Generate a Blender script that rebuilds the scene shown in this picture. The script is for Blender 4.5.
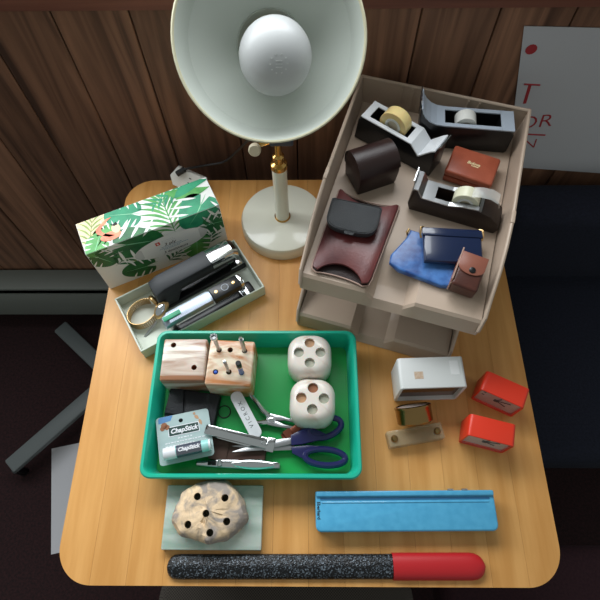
import bpy, bmesh, math, random
from mathutils import Matrix, Vector
from math import sin, cos, pi, radians as R

scene = bpy.context.scene
col = scene.collection
for o in list(bpy.data.objects):
    bpy.data.objects.remove(o)
T = 0.72                      # height of the table top above the floor
WALL = 0.765                  # distance of the wall behind the table's front edge
random.seed(7)

# ---------------------------------------------------------------- camera
cam = bpy.data.cameras.new('camera')
cam.sensor_width = 36.0
cam.lens = 520 / 600 * 36
cam.clip_start = 0.02
cam_o = bpy.data.objects.new('camera', cam)
col.objects.link(cam_o)
cam_o.matrix_world = Matrix(((0.999933, 0.000889, 0.011545, -0.0030),
                             (0.004333, 0.895851, -0.444333, 0.03494),
                             (-0.010738, 0.444353, 0.895787, 0.80636 + T),
                             (0, 0, 0, 1)))
scene.camera = cam_o

# ---------------------------------------------------------------- world, lights, exposure
world = bpy.data.worlds.new('world')
scene.world = world
world.use_nodes = True
world.node_tree.nodes['Background'].inputs[0].default_value = (0.93, 1.0, 0.97, 1)
world.node_tree.nodes['Background'].inputs[1].default_value = 0.34


def area_light(name, loc, target, sx, sy, watts, color):
    l = bpy.data.lights.new(name, 'AREA')
    l.shape = 'RECTANGLE'; l.size = sx; l.size_y = sy; l.energy = watts; l.color = color
    o = bpy.data.objects.new(name, l)
    col.objects.link(o)
    o.location = loc
    o.rotation_euler = (Vector(target) - Vector(loc)).to_track_quat('-Z', 'Y').to_euler()
    return o


# daylight coming in through the window above the panelling
area_light('window_daylight', (-0.545, WALL - 0.03, T + 0.64), (-0.47, -1.0, T + 0.31), 1.55, 0.48, 22.0, (0.93, 0.97, 1.0))
scene.view_settings.view_transform = 'Standard'
scene.view_settings.look = 'None'
scene.view_settings.gamma = 1.0
scene.view_settings.use_curve_mapping = False
scene.view_settings.exposure = 0.0


# ---------------------------------------------------------------- helpers: materials
def lin(c):
    return tuple(((v / 255) / 12.92 if v / 255 <= 0.04045 else ((v / 255 + 0.055) / 1.055) ** 2.4) for v in c) + (1.0,)


def mat(name, c, rough=0.5, metal=0.0, c2=None, scale=(30, 30, 30), detail=4, bump=0.0, bscale=200.0, trans=0.0,
        ior=1.45, coat=0.0, rand=0.0, lo=0.35, hi=0.65, alpha=1.0, distort=0.0, sss=0.0):
    m = bpy.data.materials.new(name)
    m.use_nodes = True
    nt = m.node_tree; N = nt.nodes; L = nt.links
    b = N['Principled BSDF']
    b.inputs['Base Color'].default_value = lin(c)
    b.inputs['Roughness'].default_value = rough
    b.inputs['Metallic'].default_value = metal
    b.inputs['IOR'].default_value = ior
    b.inputs['Transmission Weight'].default_value = trans
    b.inputs['Coat Weight'].default_value = coat
    b.inputs['Alpha'].default_value = alpha
    if sss:
        b.inputs['Subsurface Weight'].default_value = sss
        b.inputs['Subsurface Scale'].default_value = 0.01
    tc = N.new('ShaderNodeTexCoord')
    src = None
    if c2 is not None:
        mp = N.new('ShaderNodeMapping'); mp.inputs['Scale'].default_value = scale
        L.new(tc.outputs['Object'], mp.inputs[0])
        vec = mp.outputs[0]
        if rand:
            oi = N.new('ShaderNodeObjectInfo')
            ma = N.new('ShaderNodeMath'); ma.operation = 'MULTIPLY'; ma.inputs[1].default_value = 50
            L.new(oi.outputs['Random'], ma.inputs[0])
            va = N.new('ShaderNodeVectorMath'); va.operation = 'ADD'
            L.new(vec, va.inputs[0]); L.new(ma.outputs[0], va.inputs[1])
            vec = va.outputs[0]
        no = N.new('ShaderNodeTexNoise'); no.inputs['Scale'].default_value = 1.0
        no.inputs['Detail'].default_value = detail; no.inputs['Distortion'].default_value = distort
        L.new(vec, no.inputs['Vector'])
        cr = N.new('ShaderNodeValToRGB')
        cr.color_ramp.elements[0].position = lo; cr.color_ramp.elements[0].color = lin(c)
        cr.color_ramp.elements[1].position = hi; cr.color_ramp.elements[1].color = lin(c2)
        L.new(no.outputs[0], cr.inputs[0])
        src = cr.outputs[0]
    if rand and src is not None:
        oi = N.new('ShaderNodeObjectInfo')
        mr = N.new('ShaderNodeMapRange')
        mr.inputs[3].default_value = 1 - rand; mr.inputs[4].default_value = 1 + rand
        L.new(oi.outputs['Random'], mr.inputs[0])
        hs = N.new('ShaderNodeHueSaturation')
        L.new(mr.outputs[0], hs.inputs['Value']); L.new(src, hs.inputs['Color'])
        src = hs.outputs[0]
    if src is not None:
        L.new(src, b.inputs['Base Color'])
    if bump:
        n2 = N.new('ShaderNodeTexNoise'); n2.inputs['Scale'].default_value = bscale; n2.inputs['Detail'].default_value = 3
        L.new(tc.outputs['Object'], n2.inputs['Vector'])
        bp = N.new('ShaderNodeBump'); bp.inputs['Strength'].default_value = bump; bp.inputs['Distance'].default_value = 0.002
        L.new(n2.outputs[0], bp.inputs['Height']); L.new(bp.outputs[0], b.inputs['Normal'])
    return m


def glitter_mat(name):
    m = bpy.data.materials.new(name); m.use_nodes = True
    nt = m.node_tree; N = nt.nodes; L = nt.links; b = N['Principled BSDF']
    tc = N.new('ShaderNodeTexCoord')
    v = N.new('ShaderNodeTexVoronoi'); v.inputs['Scale'].default_value = 620
    L.new(tc.outputs['Object'], v.inputs['Vector'])
    cr = N.new('ShaderNodeValToRGB')
    cr.color_ramp.elements[0].position = 0.62; cr.color_ramp.elements[0].color = lin((10, 12, 15))
    cr.color_ramp.elements[1].position = 0.92; cr.color_ramp.elements[1].color = lin((110, 120, 130))
    L.new(v.outputs['Color'], cr.inputs[0]); L.new(cr.outputs[0], b.inputs['Base Color'])
    b.inputs['Roughness'].default_value = 0.3
    b.inputs['Metallic'].default_value = 0.2
    bp = N.new('ShaderNodeBump'); bp.inputs['Strength'].default_value = 0.6; bp.inputs['Distance'].default_value = 0.001
    L.new(v.outputs['Distance'], bp.inputs['Height']); L.new(bp.outputs[0], b.inputs['Normal'])
    return m


def tweed_mat(name, c, c2, s=420):
    m = bpy.data.materials.new(name); m.use_nodes = True
    nt = m.node_tree; N = nt.nodes; L = nt.links; b = N['Principled BSDF']
    tc = N.new('ShaderNodeTexCoord')
    ch = N.new('ShaderNodeTexChecker'); ch.inputs['Scale'].default_value = s
    ch.inputs[1].default_value = lin(c); ch.inputs[2].default_value = lin(c2)
    L.new(tc.outputs['Object'], ch.inputs[0]); L.new(ch.outputs[0], b.inputs['Base Color'])
    b.inputs['Roughness'].default_value = 0.95
    return m


M = dict(
    maple=mat('maple_wood', (202, 144, 76), 0.40, c2=(218, 162, 94), scale=(60, 5, 60), detail=5, rand=0.05, bump=0.03, bscale=120),
    maple_edge=mat('maple_edge', (170, 122, 72), 0.5, c2=(196, 148, 92), scale=(8, 60, 60)),
    panel=mat('panel_wood', (76, 52, 40), 0.5, c2=(160, 116, 90), scale=(34, 34, 1.8), detail=7, rand=0.22, distort=1.2, lo=0.3, hi=0.72),
    groove=mat('groove_dark', (24, 15, 12), 0.8),
    trim=mat('trim_wood', (110, 68, 56), 0.5, c2=(134, 86, 70), scale=(3, 60, 60)),
    carpet=mat('carpet', (30, 16, 18), 1.0, c2=(48, 24, 26), scale=(160, 160, 160), bump=0.5, bscale=500),
    heater=mat('heater_enamel', (118, 122, 116), 0.5),
    dark=mat('dark_gap', (10, 10, 11), 0.8),
    cream=mat('cream_enamel', (222, 222, 206), 0.28, coat=0.3),
    shade_in=mat('shade_white', (206, 212, 204), 0.35),
    shade_rim=mat('shade_rim_cream', (214, 208, 178), 0.4),
    bulb=mat('frosted_bulb', (184, 186, 186), 0.42, coat=0.08),
    brass=mat('brass', (212, 168, 96), 0.22, 1.0),
    bronze=mat('aged_brass', (150, 120, 76), 0.24, 1.0),
    gold=mat('gold_plate', (196, 162, 112), 0.28, 1.0),
    chrome=mat('chrome', (205, 208, 210), 0.12, 1.0),
    steel=mat('brushed_steel', (170, 172, 174), 0.32, 1.0),
    bluegrey=mat('bluegrey_plastic', (46, 58, 74), 0.4),
    tan=mat('tan_plastic', (196, 184, 158), 0.45),
    cord=mat('black_cord', (26, 27, 28), 0.5),
    outlet=mat('white_plastic', (216, 216, 210), 0.4),
    card=mat('white_card', (232, 234, 230), 0.45),
    boxcard=mat('offwhite_card', (214, 220, 208), 0.7),
    boxside=mat('card_tray_reflection', (206, 214, 200), 0.7),  # off-white card, faint green bounced off the tray is put into its colour
    black=mat('black_plastic', (18, 19, 21), 0.32),
    blackmat=mat('black_matte', (40, 43, 46), 0.5),
    trayp=mat('taupe_plastic', (176, 156, 138), 0.42, c2=(184, 164, 146), scale=(8, 8, 8)),
    green=mat('teal_green_plastic', (30, 178, 148), 0.3, coat=0.25),
    greenfloor=mat('green_plastic', (14, 152, 70), 0.3),
    onyxA=mat('onyx_banded', (232, 224, 212), 0.25, c2=(150, 106, 78), scale=(5, 40, 30), detail=6, distort=0.9, lo=0.40, hi=0.60, sss=0.15),
    onyxB=mat('onyx_tan', (230, 216, 192), 0.25, c2=(186, 126, 82), scale=(12, 34, 26), detail=6, distort=0.9, lo=0.40, hi=0.60, sss=0.15),
    onyxW=mat('white_marble', (220, 212, 202), 0.2, c2=(188, 160, 140), scale=(22, 22, 22), detail=5, distort=1.5, lo=0.55, hi=0.8, sss=0.15),
    holeg=mat('hole_greengrey', (140, 148, 132), 0.4, c2=(172, 168, 150), scale=(90, 90, 90)),
    holet=mat('hole_tan', (176, 136, 100), 0.5),
    holed=mat('hole_brown', (140, 88, 56), 0.6),
    slab=mat('green_marble', (160, 182, 168), 0.18, c2=(196, 208, 198), scale=(20, 45, 30), distort=1, sss=0.2),
    stone=mat('rough_stone', (226, 198, 162), 0.85, c2=(152, 142, 134), scale=(34, 34, 34), detail=8, bump=1.0, bscale=90, distort=1.2, lo=0.42, hi=0.58),
    stonehole=mat('stone_hole', (92, 88, 70), 0.8),
    blue=mat('blue_enamel', (74, 162, 204), 0.3, c2=(84, 172, 212), scale=(90, 90, 90), coat=0.3),
    blue_shaded=mat('blue_enamel_shaded', (44, 104, 148), 0.35),
    glitter=glitter_mat('black_glitter'),
    redgrip=mat('red_rubber', (186, 32, 38), 0.42),
    white=mat('white_enamel', (214, 216, 214), 0.35),
    sticker=mat('tan_sticker', (206, 190, 170), 0.6, c2=(190, 160, 134), scale=(200, 200, 200)),
    sticker2=mat('white_sticker', (226, 227, 226), 0.5),
    smoke=mat('smoked_glass_wood_reflection', (70, 48, 34), 0.08, c2=(110, 76, 48), scale=(12, 60, 60)),  # tinted glass with the brown of the reflected wood painted in
    red=mat('red_plastic', (226, 58, 34), 0.35),
    dial=mat('grey_dial', (196, 180, 172), 0.3),
    ink=mat('black_ink', (20, 20, 22), 0.6),
    acrylic=mat('clear_acrylic', (196, 182, 148), 0.10, alpha=0.42),
    leather_dk=mat('dark_brown_leather', (40, 22, 20), 0.36, bump=0.25, bscale=700),
    leather_red=mat('redbrown_leather', (150, 74, 52), 0.36, c2=(168, 88, 64), scale=(30, 30, 30), bump=0.15, bscale=500),
    burgundy=mat('burgundy_leather', (74, 30, 32), 0.34, c2=(104, 50, 48), scale=(18, 18, 18), bump=0.1, bscale=300),
    edge_lt=mat('pale_leather_edge', (168, 138, 124), 0.5),
    leather_bk=mat('black_pebbled_leather', (48, 51, 54), 0.3, bump=0.5, bscale=900),
    bluelea=mat('blue_leather', (28, 62, 124), 0.30, c2=(74, 122, 186), scale=(46, 46, 46), bump=0.2, bscale=120),
    navylea=mat('navy_leather', (20, 34, 66), 0.2, coat=0.4),
    snapbrown=mat('brown_leather', (72, 38, 30), 0.36, c2=(88, 48, 38), scale=(40, 40, 40), bump=0.15, bscale=400),
    flapbrown=mat('tan_leather', (136, 82, 66), 0.34),
    goldfoil=mat('gold_foil', (244, 226, 178), 0.35, 0.3),
    grey=mat('pale_grey_plastic', (166, 176, 188), 0.32),
    ltgrey=mat('silver_plastic', (216, 219, 222), 0.3),
    tape=mat('yellowed_tape', (226, 204, 142), 0.2, sss=0.2),
    tapew=mat('white_tape', (222, 222, 216), 0.35),
    tapec=mat('cream_tape', (216, 214, 188), 0.3),
    tapeclr=mat('clear_tape', (225, 225, 220), 0.08, alpha=0.4),
    browndisp=mat('dark_brown_plastic', (40, 28, 22), 0.42, bump=0.15, bscale=500),
    navy=mat('navy_plastic', (32, 34, 82), 0.25),
    rust=mat('rusty_brown_metal', (104, 56, 38), 0.35, 0.6),
    wallet=mat('black_wallet', (24, 27, 32), 0.5, bump=0.35, bscale=600),
    brownsuede=mat('brown_suede', (74, 50, 42), 0.7),
    blister=mat('blister_card', (150, 172, 172), 0.35, c2=(164, 184, 182), scale=(20, 40, 20)),
    blistersky=mat('blister_sky', (74, 126, 176), 0.35),
    labelgreen=mat('label_green', (16, 54, 48), 0.35),
    labelnavy=mat('label_navy', (24, 36, 62), 0.3),
    mint=mat('mint_plastic', (150, 214, 208), 0.3),
    tagwhite=mat('white_tag', (222, 224, 228), 0.4),
    paper=mat('paper', (196, 196, 200), 0.8),
    marker=mat('red_marker', (170, 50, 56), 0.7),
    navyfab=mat('navy_fabric', (16, 20, 34), 0.95, c2=(24, 28, 44), scale=(220, 220, 220), bump=0.3, bscale=600),
    tweed=tweed_mat('grey_tweed', (84, 78, 70), (52, 46, 44)),
    maroonfab=mat('maroon_fabric', (44, 22, 30), 0.95, c2=(56, 30, 36), scale=(220, 220, 220)),
    greymetal=mat('grey_paint', (92, 98, 98), 0.5),
    bluemetal=mat('bluegrey_paint', (70, 82, 96), 0.45),
    penblue=mat('pen_blue', (60, 110, 180), 0.3),
    bluedot=mat('blue_cap', (40, 90, 190), 0.35),
    comb=mat('ribbed_steel', (150, 160, 172), 0.35, 0.7),
    g1=mat('print_teal', (24, 128, 92), 0.42, c2=(46, 156, 112), scale=(50, 50, 50)),
    g2=mat('print_green', (50, 140, 66), 0.42, c2=(96, 172, 88), scale=(50, 50, 50)),
    g3=mat('print_deep_green', (14, 88, 50), 0.42, c2=(36, 118, 62), scale=(50, 50, 50)),
    g4=mat('print_olive', (120, 150, 76), 0.42, c2=(150, 172, 96), scale=(60, 60, 60)),
    g5=mat('print_mint', (120, 196, 150), 0.42, c2=(150, 214, 172), scale=(60, 60, 60)),
    flam=mat('print_coral', (238, 112, 84), 0.42, c2=(248, 150, 112), scale=(90, 90, 90)),
    sand=mat('print_sand', (236, 208, 168), 0.42),
    redlogo=mat('print_red', (216, 66, 44), 0.42),
    blueprint=mat('print_blue', (92, 140, 170), 0.42),
    perf=mat('perforation_grey', (206, 208, 206), 0.5),
    sill=mat('sill_white', (200, 200, 196), 0.5),
)
mg = bpy.data.materials.new('window_glass'); mg.use_nodes = True
mg.node_tree.nodes['Principled BSDF'].inputs['Alpha'].default_value = 0.12
mg.node_tree.nodes['Principled BSDF'].inputs['Roughness'].default_value = 0.05
M['glass'] = mg
mg2 = mg.copy(); mg2.name = 'clear_cover'; mg2.node_tree.nodes['Principled BSDF'].inputs['Alpha'].default_value = 0.07
M['cover'] = mg2


# ---------------------------------------------------------------- helpers: geometry
I4 = Matrix.Identity(4)


def Tr(x, y, z):
    return Matrix.Translation((x, y, z))


def Rz(a):
    return Matrix.Rotation(R(a), 4, 'Z')


def Rx(a):
    return Matrix.Rotation(R(a), 4, 'X')


def Ry(a):
    return Matrix.Rotation(R(a), 4, 'Y')


def merge(bm, other, mtx=I4):
    other.transform(mtx)
    me = bpy.data.meshes.new('tmp'); other.to_mesh(me); other.free()
    bm.from_mesh(me); bpy.data.meshes.remove(me)
    return bm


def box(sx, sy, sz, c=(0, 0, 0), bev=0.0, seg=2, bm=None, mtx=I4, base=False):
    """box centred at c (or standing on c when base)"""
    b = bmesh.new()
    bmesh.ops.create_cube(b, size=1)
    bmesh.ops.scale(b, vec=(sx, sy, sz), verts=b.verts)
    if bev:
        bmesh.ops.bevel(b, geom=list(b.edges), offset=bev, segments=seg, affect='EDGES', profile=0.5)
    off = Vector(c) + (Vector((0, 0, sz / 2)) if base else Vector())
    bmesh.ops.translate(b, vec=off, verts=b.verts)
    if bm is None:
        b.transform(mtx); return b
    return merge(bm, b, mtx)


def lathe(prof, n=32, bm=None, mtx=I4):
    b = bmesh.new()
    rings = []
    for r, z in prof:
        if r < 1e-7:
            rings.append([b.verts.new((0, 0, z))])
        else:
            rings.append([b.verts.new((r * cos(2 * pi * k / n), r * sin(2 * pi * k / n), z)) for k in range(n)])
    for a, c in zip(rings, rings[1:]):
        for k in range(n):
            k2 = (k + 1) % n
            if len(a) == 1 and len(c) == 1:
                continue
            if len(a) == 1:
                b.faces.new((a[0], c[k2], c[k]))
            elif len(c) == 1:
                b.faces.new((a[k], a[k2], c[0]))
            else:
                b.faces.new((a[k], a[k2], c[k2], c[k]))
    bmesh.ops.recalc_face_normals(b, faces=b.faces)
    if bm is None:
        b.transform(mtx); return b
    return merge(bm, b, mtx)


def ring(ro, ri, h, n=40, bm=None, mtx=I4, bev=0.0):
    e = bev
    return lathe([(ri, 0), (ro - e, 0), (ro, e), (ro, h - e), (ro - e, h), (ri, h), (ri, 0)], n, bm, mtx)


def tube(pts, r, n=8, closed=False, bm=None, mtx=I4, flat=1.0):
    pts = [Vector(p) for p in pts]
    rs = r if isinstance(r, (list, tuple)) else [r] * len(pts)
    b = bmesh.new(); rings = []
    up = Vector((0, 0, 1))
    for i, p in enumerate(pts):
        if closed:
            d = pts[(i + 1) % len(pts)] - pts[i - 1]
        else:
            d = pts[min(i + 1, len(pts) - 1)] - pts[max(i - 1, 0)]
        d.normalize()
        u = up if abs(d.z) < 0.95 else Vector((0, 1, 0))
        s = d.cross(u).normalized(); w = s.cross(d).normalized()
        rings.append([b.verts.new(p + s * rs[i] * cos(2 * pi * k / n) + w * rs[i] * flat * sin(2 * pi * k / n)) for k in range(n)])
    pairs = list(zip(rings, rings[1:])) + ([(rings[-1], rings[0])] if closed else [])
    for a, c in pairs:
        for k in range(n):
            b.faces.new((a[k], a[(k + 1) % n], c[(k + 1) % n], c[k]))
    if not closed:
        b.faces.new(rings[0]); b.faces.new(rings[-1])
    bmesh.ops.recalc_face_normals(b, faces=b.faces)
    if bm is None:
        b.transform(mtx); return b
    return merge(bm, b, mtx)


def prism(poly, z0, z1, bev=0.0, seg=2, bm=None, mtx=I4):
    b = bmesh.new()
    lo = [b.verts.new((x, y, z0)) for x, y in poly]
    hi = [b.verts.new((x, y, z1)) for x, y in poly]
    n = len(poly)
    f0 = b.faces.new(lo[::-1]); f1 = b.faces.new(hi)
    for k in range(n):
        b.faces.new((lo[k], lo[(k + 1) % n], hi[(k + 1) % n], hi[k]))
    bmesh.ops.recalc_face_normals(b, faces=b.faces)
    if bev:
        es = list(f0.edges) + list(f1.edges)
        bmesh.ops.bevel(b, geom=es, offset=bev, segments=seg, affect='EDGES', profile=0.5)
    if bm is None:
        b.transform(mtx); return b
    return merge(bm, b, mtx)


def profile_y(poly, w, bev=0.0, bm=None, mtx=I4, seg=2):
    """polygon in (x,z) extruded along y, centred"""
    m = mtx @ Matrix(((1, 0, 0, 0), (0, 0, -1, 0), (0, 1, 0, 0), (0, 0, 0, 1)))
    return prism(poly, -w / 2, w / 2, bev, seg, bm, m)


def rrect(x0, y0, x1, y1, r, n=6):
    out = []
    for cx, cy, a in ((x1 - r, y0 + r, -90), (x1 - r, y1 - r, 0), (x0 + r, y1 - r, 90), (x0 + r, y0 + r, 180)):
        for k in range(n + 1):
            t = R(a + 90 * k / n)
            out.append((cx + r * cos(t), cy + r * sin(t)))
    return out


def mesh_of(bm, smooth=True, angle=35):
    me = bpy.data.meshes.new('mesh')
    bmesh.ops.remove_doubles(bm, verts=bm.verts, dist=1e-6)
    bm.to_mesh(me); bm.free()
    if smooth:
        me.polygons.foreach_set('use_smooth', [True] * len(me.polygons))
        me.set_sharp_from_angle(angle=R(angle))
    return me


def add(name, bm, m, parent=None, smooth=True, angle=35):
    me = bm if isinstance(bm, bpy.types.Mesh) else mesh_of(bm, smooth, angle)
    if not me.materials:
        me.materials.append(M[m] if isinstance(m, str) else m)
    o = bpy.data.objects.new(name, me)
    me.name = name
    col.objects.link(o)
    if parent is not None:
        o.parent = parent
    return o


def thing(name, label, cat, loc=(0, 0, 0), rz=0.0, group=None, rot=None):
    o = bpy.data.objects.new(name, None)
    o.empty_display_size = 0.02
    col.objects.link(o)
    o.location = (loc[0], loc[1], loc[2] + T)
    o.rotation_euler = rot if rot else (0, 0, R(rz))
    o['label'] = label; o['category'] = cat
    if group:
        o['group'] = group
    return o


def struct(name, bm, m, label=None):
    o = add(name, bm, m)
    o['kind'] = 'structure'
    if label:
        o['label'] = label
    return o


def boolean(bm, cutters):
    """subtract the list of bmeshes from bm, returns a mesh"""
    a = bpy.data.objects.new('tmp_a', mesh_of(bm, False)); col.objects.link(a)
    tmp = [a]
    for c in cutters:
        o = bpy.data.objects.new('tmp_c', mesh_of(c, False)); col.objects.link(o); tmp.append(o)
        md = a.modifiers.new('b', 'BOOLEAN'); md.operation = 'DIFFERENCE'; md.solver = 'EXACT'; md.object = o
    bpy.context.view_layer.update()
    dg = bpy.context.evaluated_depsgraph_get()
    me = bpy.data.meshes.new_from_object(a.evaluated_get(dg))
    for o in tmp:
        d = o.data
        bpy.data.objects.remove(o); bpy.data.meshes.remove(d)
    me.polygons.foreach_set('use_smooth', [True] * len(me.polygons))
    me.set_sharp_from_angle(angle=R(35))
    me.materials.clear()
    return me


def plate(outer, holes, h, bev=0.0):
    """flat plate in xy with holes, thickness h centred on z, as mesh"""
    cu = bpy.data.curves.new('tmp', 'CURVE'); cu.dimensions = '2D'; cu.fill_mode = 'BOTH'
    cu.extrude = h / 2 - bev; cu.bevel_depth = bev; cu.bevel_resolution = 2; cu.offset = -bev
    for poly in [outer] + holes:
        s = cu.splines.new('POLY'); s.points.add(len(poly) - 1); s.use_cyclic_u = True
        for p, (x, y) in zip(s.points, poly):
            p.co = (x, y, 0, 1)
    o = bpy.data.objects.new('tmp', cu); col.objects.link(o)
    bpy.context.view_layer.update()
    me = bpy.data.meshes.new_from_object(o.evaluated_get(bpy.context.evaluated_depsgraph_get()))
    bpy.data.objects.remove(o); bpy.data.curves.remove(cu)
    b = bmesh.new(); b.from_mesh(me); bpy.data.meshes.remove(me)
    return b


def text(s, size, depth=0.0001, shear=0.0, bold=0.0, align='CENTER'):
    cu = bpy.data.curves.new('tmp', 'FONT'); cu.body = s; cu.size = size; cu.extrude = depth
    cu.align_x = align; cu.align_y = 'CENTER'; cu.shear = shear; cu.offset = bold; cu.resolution_u = 3
    o = bpy.data.objects.new('tmp', cu); col.objects.link(o)
    bpy.context.view_layer.update()
    me = bpy.data.meshes.new_from_object(o.evaluated_get(bpy.context.evaluated_depsgraph_get()))
    bpy.data.objects.remove(o); bpy.data.curves.remove(cu)
    b = bmesh.new(); b.from_mesh(me); bpy.data.meshes.remove(me)
    return b


def tx(b, mtx):
    b.transform(mtx); return b


def circ(r, n=20, cx=0.0, cy=0.0, ry=None):
    return [(cx + r * cos(2 * pi * k / n), cy + (ry or r) * sin(2 * pi * k / n)) for k in range(n)]


# ================================================================ the setting
struct('floor', box(6, 6, 0.02, (0, 0, -0.01)), 'carpet', 'dark maroon carpet')
# panelled wall below the window, wall round the window
w = box(3.6, 0.02, T + 0.36, (0, WALL + 0.022, 0), base=True)
SILL = T + 0.36
wx0, wx1, wz1 = -1.40, 0.30, SILL + 1.15
wu = box(wx0 + 1.8, 0.02, 1.5, ((-1.8 + wx0) / 2, WALL + 0.022, SILL), base=True)
box(1.8 - wx1, 0.02, 1.5, ((1.8 + wx1) / 2, WALL + 0.022, SILL), base=True, bm=wu)
box(3.6, 0.02, 0.35, (0, WALL + 0.022, wz1), base=True, bm=wu)
struct('wall_upper', wu, 'sill', 'pale plain wall round the window')
wall = struct('wall_back', w, 'groove', 'dark brown wood-panelled wall')
xs = [-1.8, -1.66, -1.5, -1.38, -1.22, -1.1, -0.98, -0.86, -0.72, -0.6, -0.5, -0.386, -0.268, -0.13, -0.02, 0.075, 0.17, 0.287, 0.40, 0.52,
      0.64, 0.76, 0.9, 1.04, 1.16, 1.3, 1.42, 1.56, 1.68, 1.8]
for a, b in zip(xs, xs[1:]):
    p = box(b - a - 0.0022, 0.012, T + 0.312, (0, 0, 0), bev=0.0015, seg=1, base=True)
    o = add('plank', p, 'panel', wall); o.location = ((a + b) / 2, WALL + 0.006, 0)
tr = box(3.6, 0.02, 0.05, (0, WALL + 0.002, T + 0.311), bev=0.002, base=True)
box(3.6, 0.075, 0.02, (0, WALL - 0.012, T + 0.361), bev=0.004, base=True, bm=tr)
struct('trim_1', tr, 'trim', 'dark reddish window sill board')
fr = box(wx1 - wx0, 0.05, 0.05, ((wx0 + wx1) / 2, WALL + 0.03, SILL + 0.02), bev=0.004, base=True)
box(wx1 - wx0, 0.05, 0.05, ((wx0 + wx1) / 2, WALL + 0.03, wz1 - 0.05), bev=0.004, base=True, bm=fr)
for x in (wx0 + 0.025, (wx0 + wx1) / 2, wx1 - 0.025):
    box(0.05, 0.05, wz1 - SILL - 0.02, (x, WALL + 0.03, SILL + 0.02), bev=0.004, base=True, bm=fr)
win = struct('window_1', fr, 'sill', 'window above the wood panelling')
for k in (0, 1):
    wd = (wx1 - wx0) / 2
    o = add('pane', box(wd - 0.05, 0.004, wz1 - SILL - 0.12), 'glass', win)
    o.location = (wx0 + wd * (k + 0.5), WALL + 0.035, (SILL + 0.07 + wz1 - 0.05) / 2)

# ================================================================ table
TD = 0.697
tab = thing('square_table', 'square light maple table with rounded corners holding all the desk things', 'table', (0, 0, -T))


def edge_in(x, r=0.052):
    d = abs(x) - (0.35 - r)
    return 0.0 if d <= 0 else r - math.sqrt(max(r * r - d * d, 0))


nb = 14
for i in range(nb):
    a = -0.35 + 0.7 * i / nb; b = a + 0.7 / nb
    pts = [a + (b - a) * k / 10 for k in range(11)]
    if i == 0:
        pts = [-0.35 + (b - a) * (1 - cos(pi / 2 * k / 14)) for k in range(15)]
    if i == nb - 1:
        pts = [a + (b - a) * sin(pi / 2 * k / 14) for k in range(15)]
    g = 0.00012
    pts[0] += g if i else 0; pts[-1] -= g if i < nb - 1 else 0
    cx = (a + b) / 2
    poly = [(x - cx, edge_in(x) - TD / 2) for x in pts] + [(x - cx, TD / 2 - edge_in(x)) for x in pts[::-1]]
    cl = []
    for p in poly:
        if not cl or (abs(p[0] - cl[-1][0]) + abs(p[1] - cl[-1][1])) > 1e-5:
            cl.append(p)
    o = add('board', prism(cl, -0.024, 0.0), 'maple', tab, smooth=False)
    o.location = (cx, TD / 2, T)
add('apron', prism(rrect(-0.28, 0.06, 0.28, TD - 0.06, 0.01), T - 0.085, T - 0.0245), 'maple_edge', tab)
for sx in (-1, 1):
    for y in (0.09, TD - 0.09):
        add('leg', tube([(sx * 0.25, y, 0.0), (sx * 0.25, y, T - 0.0855)], [0.016, 0.024], 12), 'maple_edge', tab)

# ================================================================ baseboard heater
h = thing('baseboard_heater', 'long grey baseboard heater along the foot of the panelled wall', 'heater', (-0.85, WALL, -T))
add('cover_top', box(1.1, 0.062, 0.012, (0, -0.036, T - 0.472), bev=0.003, base=True), 'heater', h)
add('front_panel', box(1.1, 0.006, 0.135, (0, -0.064, T - 0.63), bev=0.002, base=True), 'heater', h)
add('back_panel', box(1.1, 0.006, 0.16, (0, -0.0105, T - 0.63), base=True), 'dark', h)
for s in (-1, 1):
    add('end_cap', box(0.02, 0.064, 0.172, (s * 0.56, -0.0365, T - 0.635), bev=0.004, base=True), 'heater', h)
fn = bmesh.new()
for k in range(60):
    box(0.002, 0.04, 0.06, (-0.53 + k * 0.018, -0.034, T - 0.57), bm=fn)
add('fins', fn, 'dark', h)
for s in (-1, 1):
    add('bracket', box(0.02, 0.05, T - 0.63, (s * 0.5, -0.036, 0), base=True), 'dark', h)

# ================================================================ chairs
c = thing('side_chair', 'chair with grey-brown tweed seat tucked under the front of the table', 'chair', (-0.04, -0.2, -T))
add('seat', prism(rrect(-0.23, -0.23, 0.23, 0.22, 0.05), 0.40, 0.46, bev=0.018, seg=3), 'tweed', c)
add('backrest', prism(rrect(-0.21, 0.0, 0.21, 0.30, 0.05), -0.02, 0.02, bev=0.012, seg=3, mtx=Tr(0, -0.27, 0.58) @ Rx(97)), 'tweed', c)
for sx in (-1, 1):
    add('leg', tube([(sx * 0.19, 0.17, 0), (sx * 0.19, 0.17, 0.405)], 0.012, 10), 'bluemetal', c)
    add('leg', tube([(sx * 0.19, -0.19, 0), (sx * 0.19, -0.19, 0.405)], 0.012, 10), 'bluemetal', c)
    add('back_post', tube([(sx * 0.19, -0.19, 0.41), (sx * 0.19, -0.25, 0.52), (sx * 0.19, -0.28, 0.66)], 0.011, 10), 'bluemetal', c)

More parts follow.
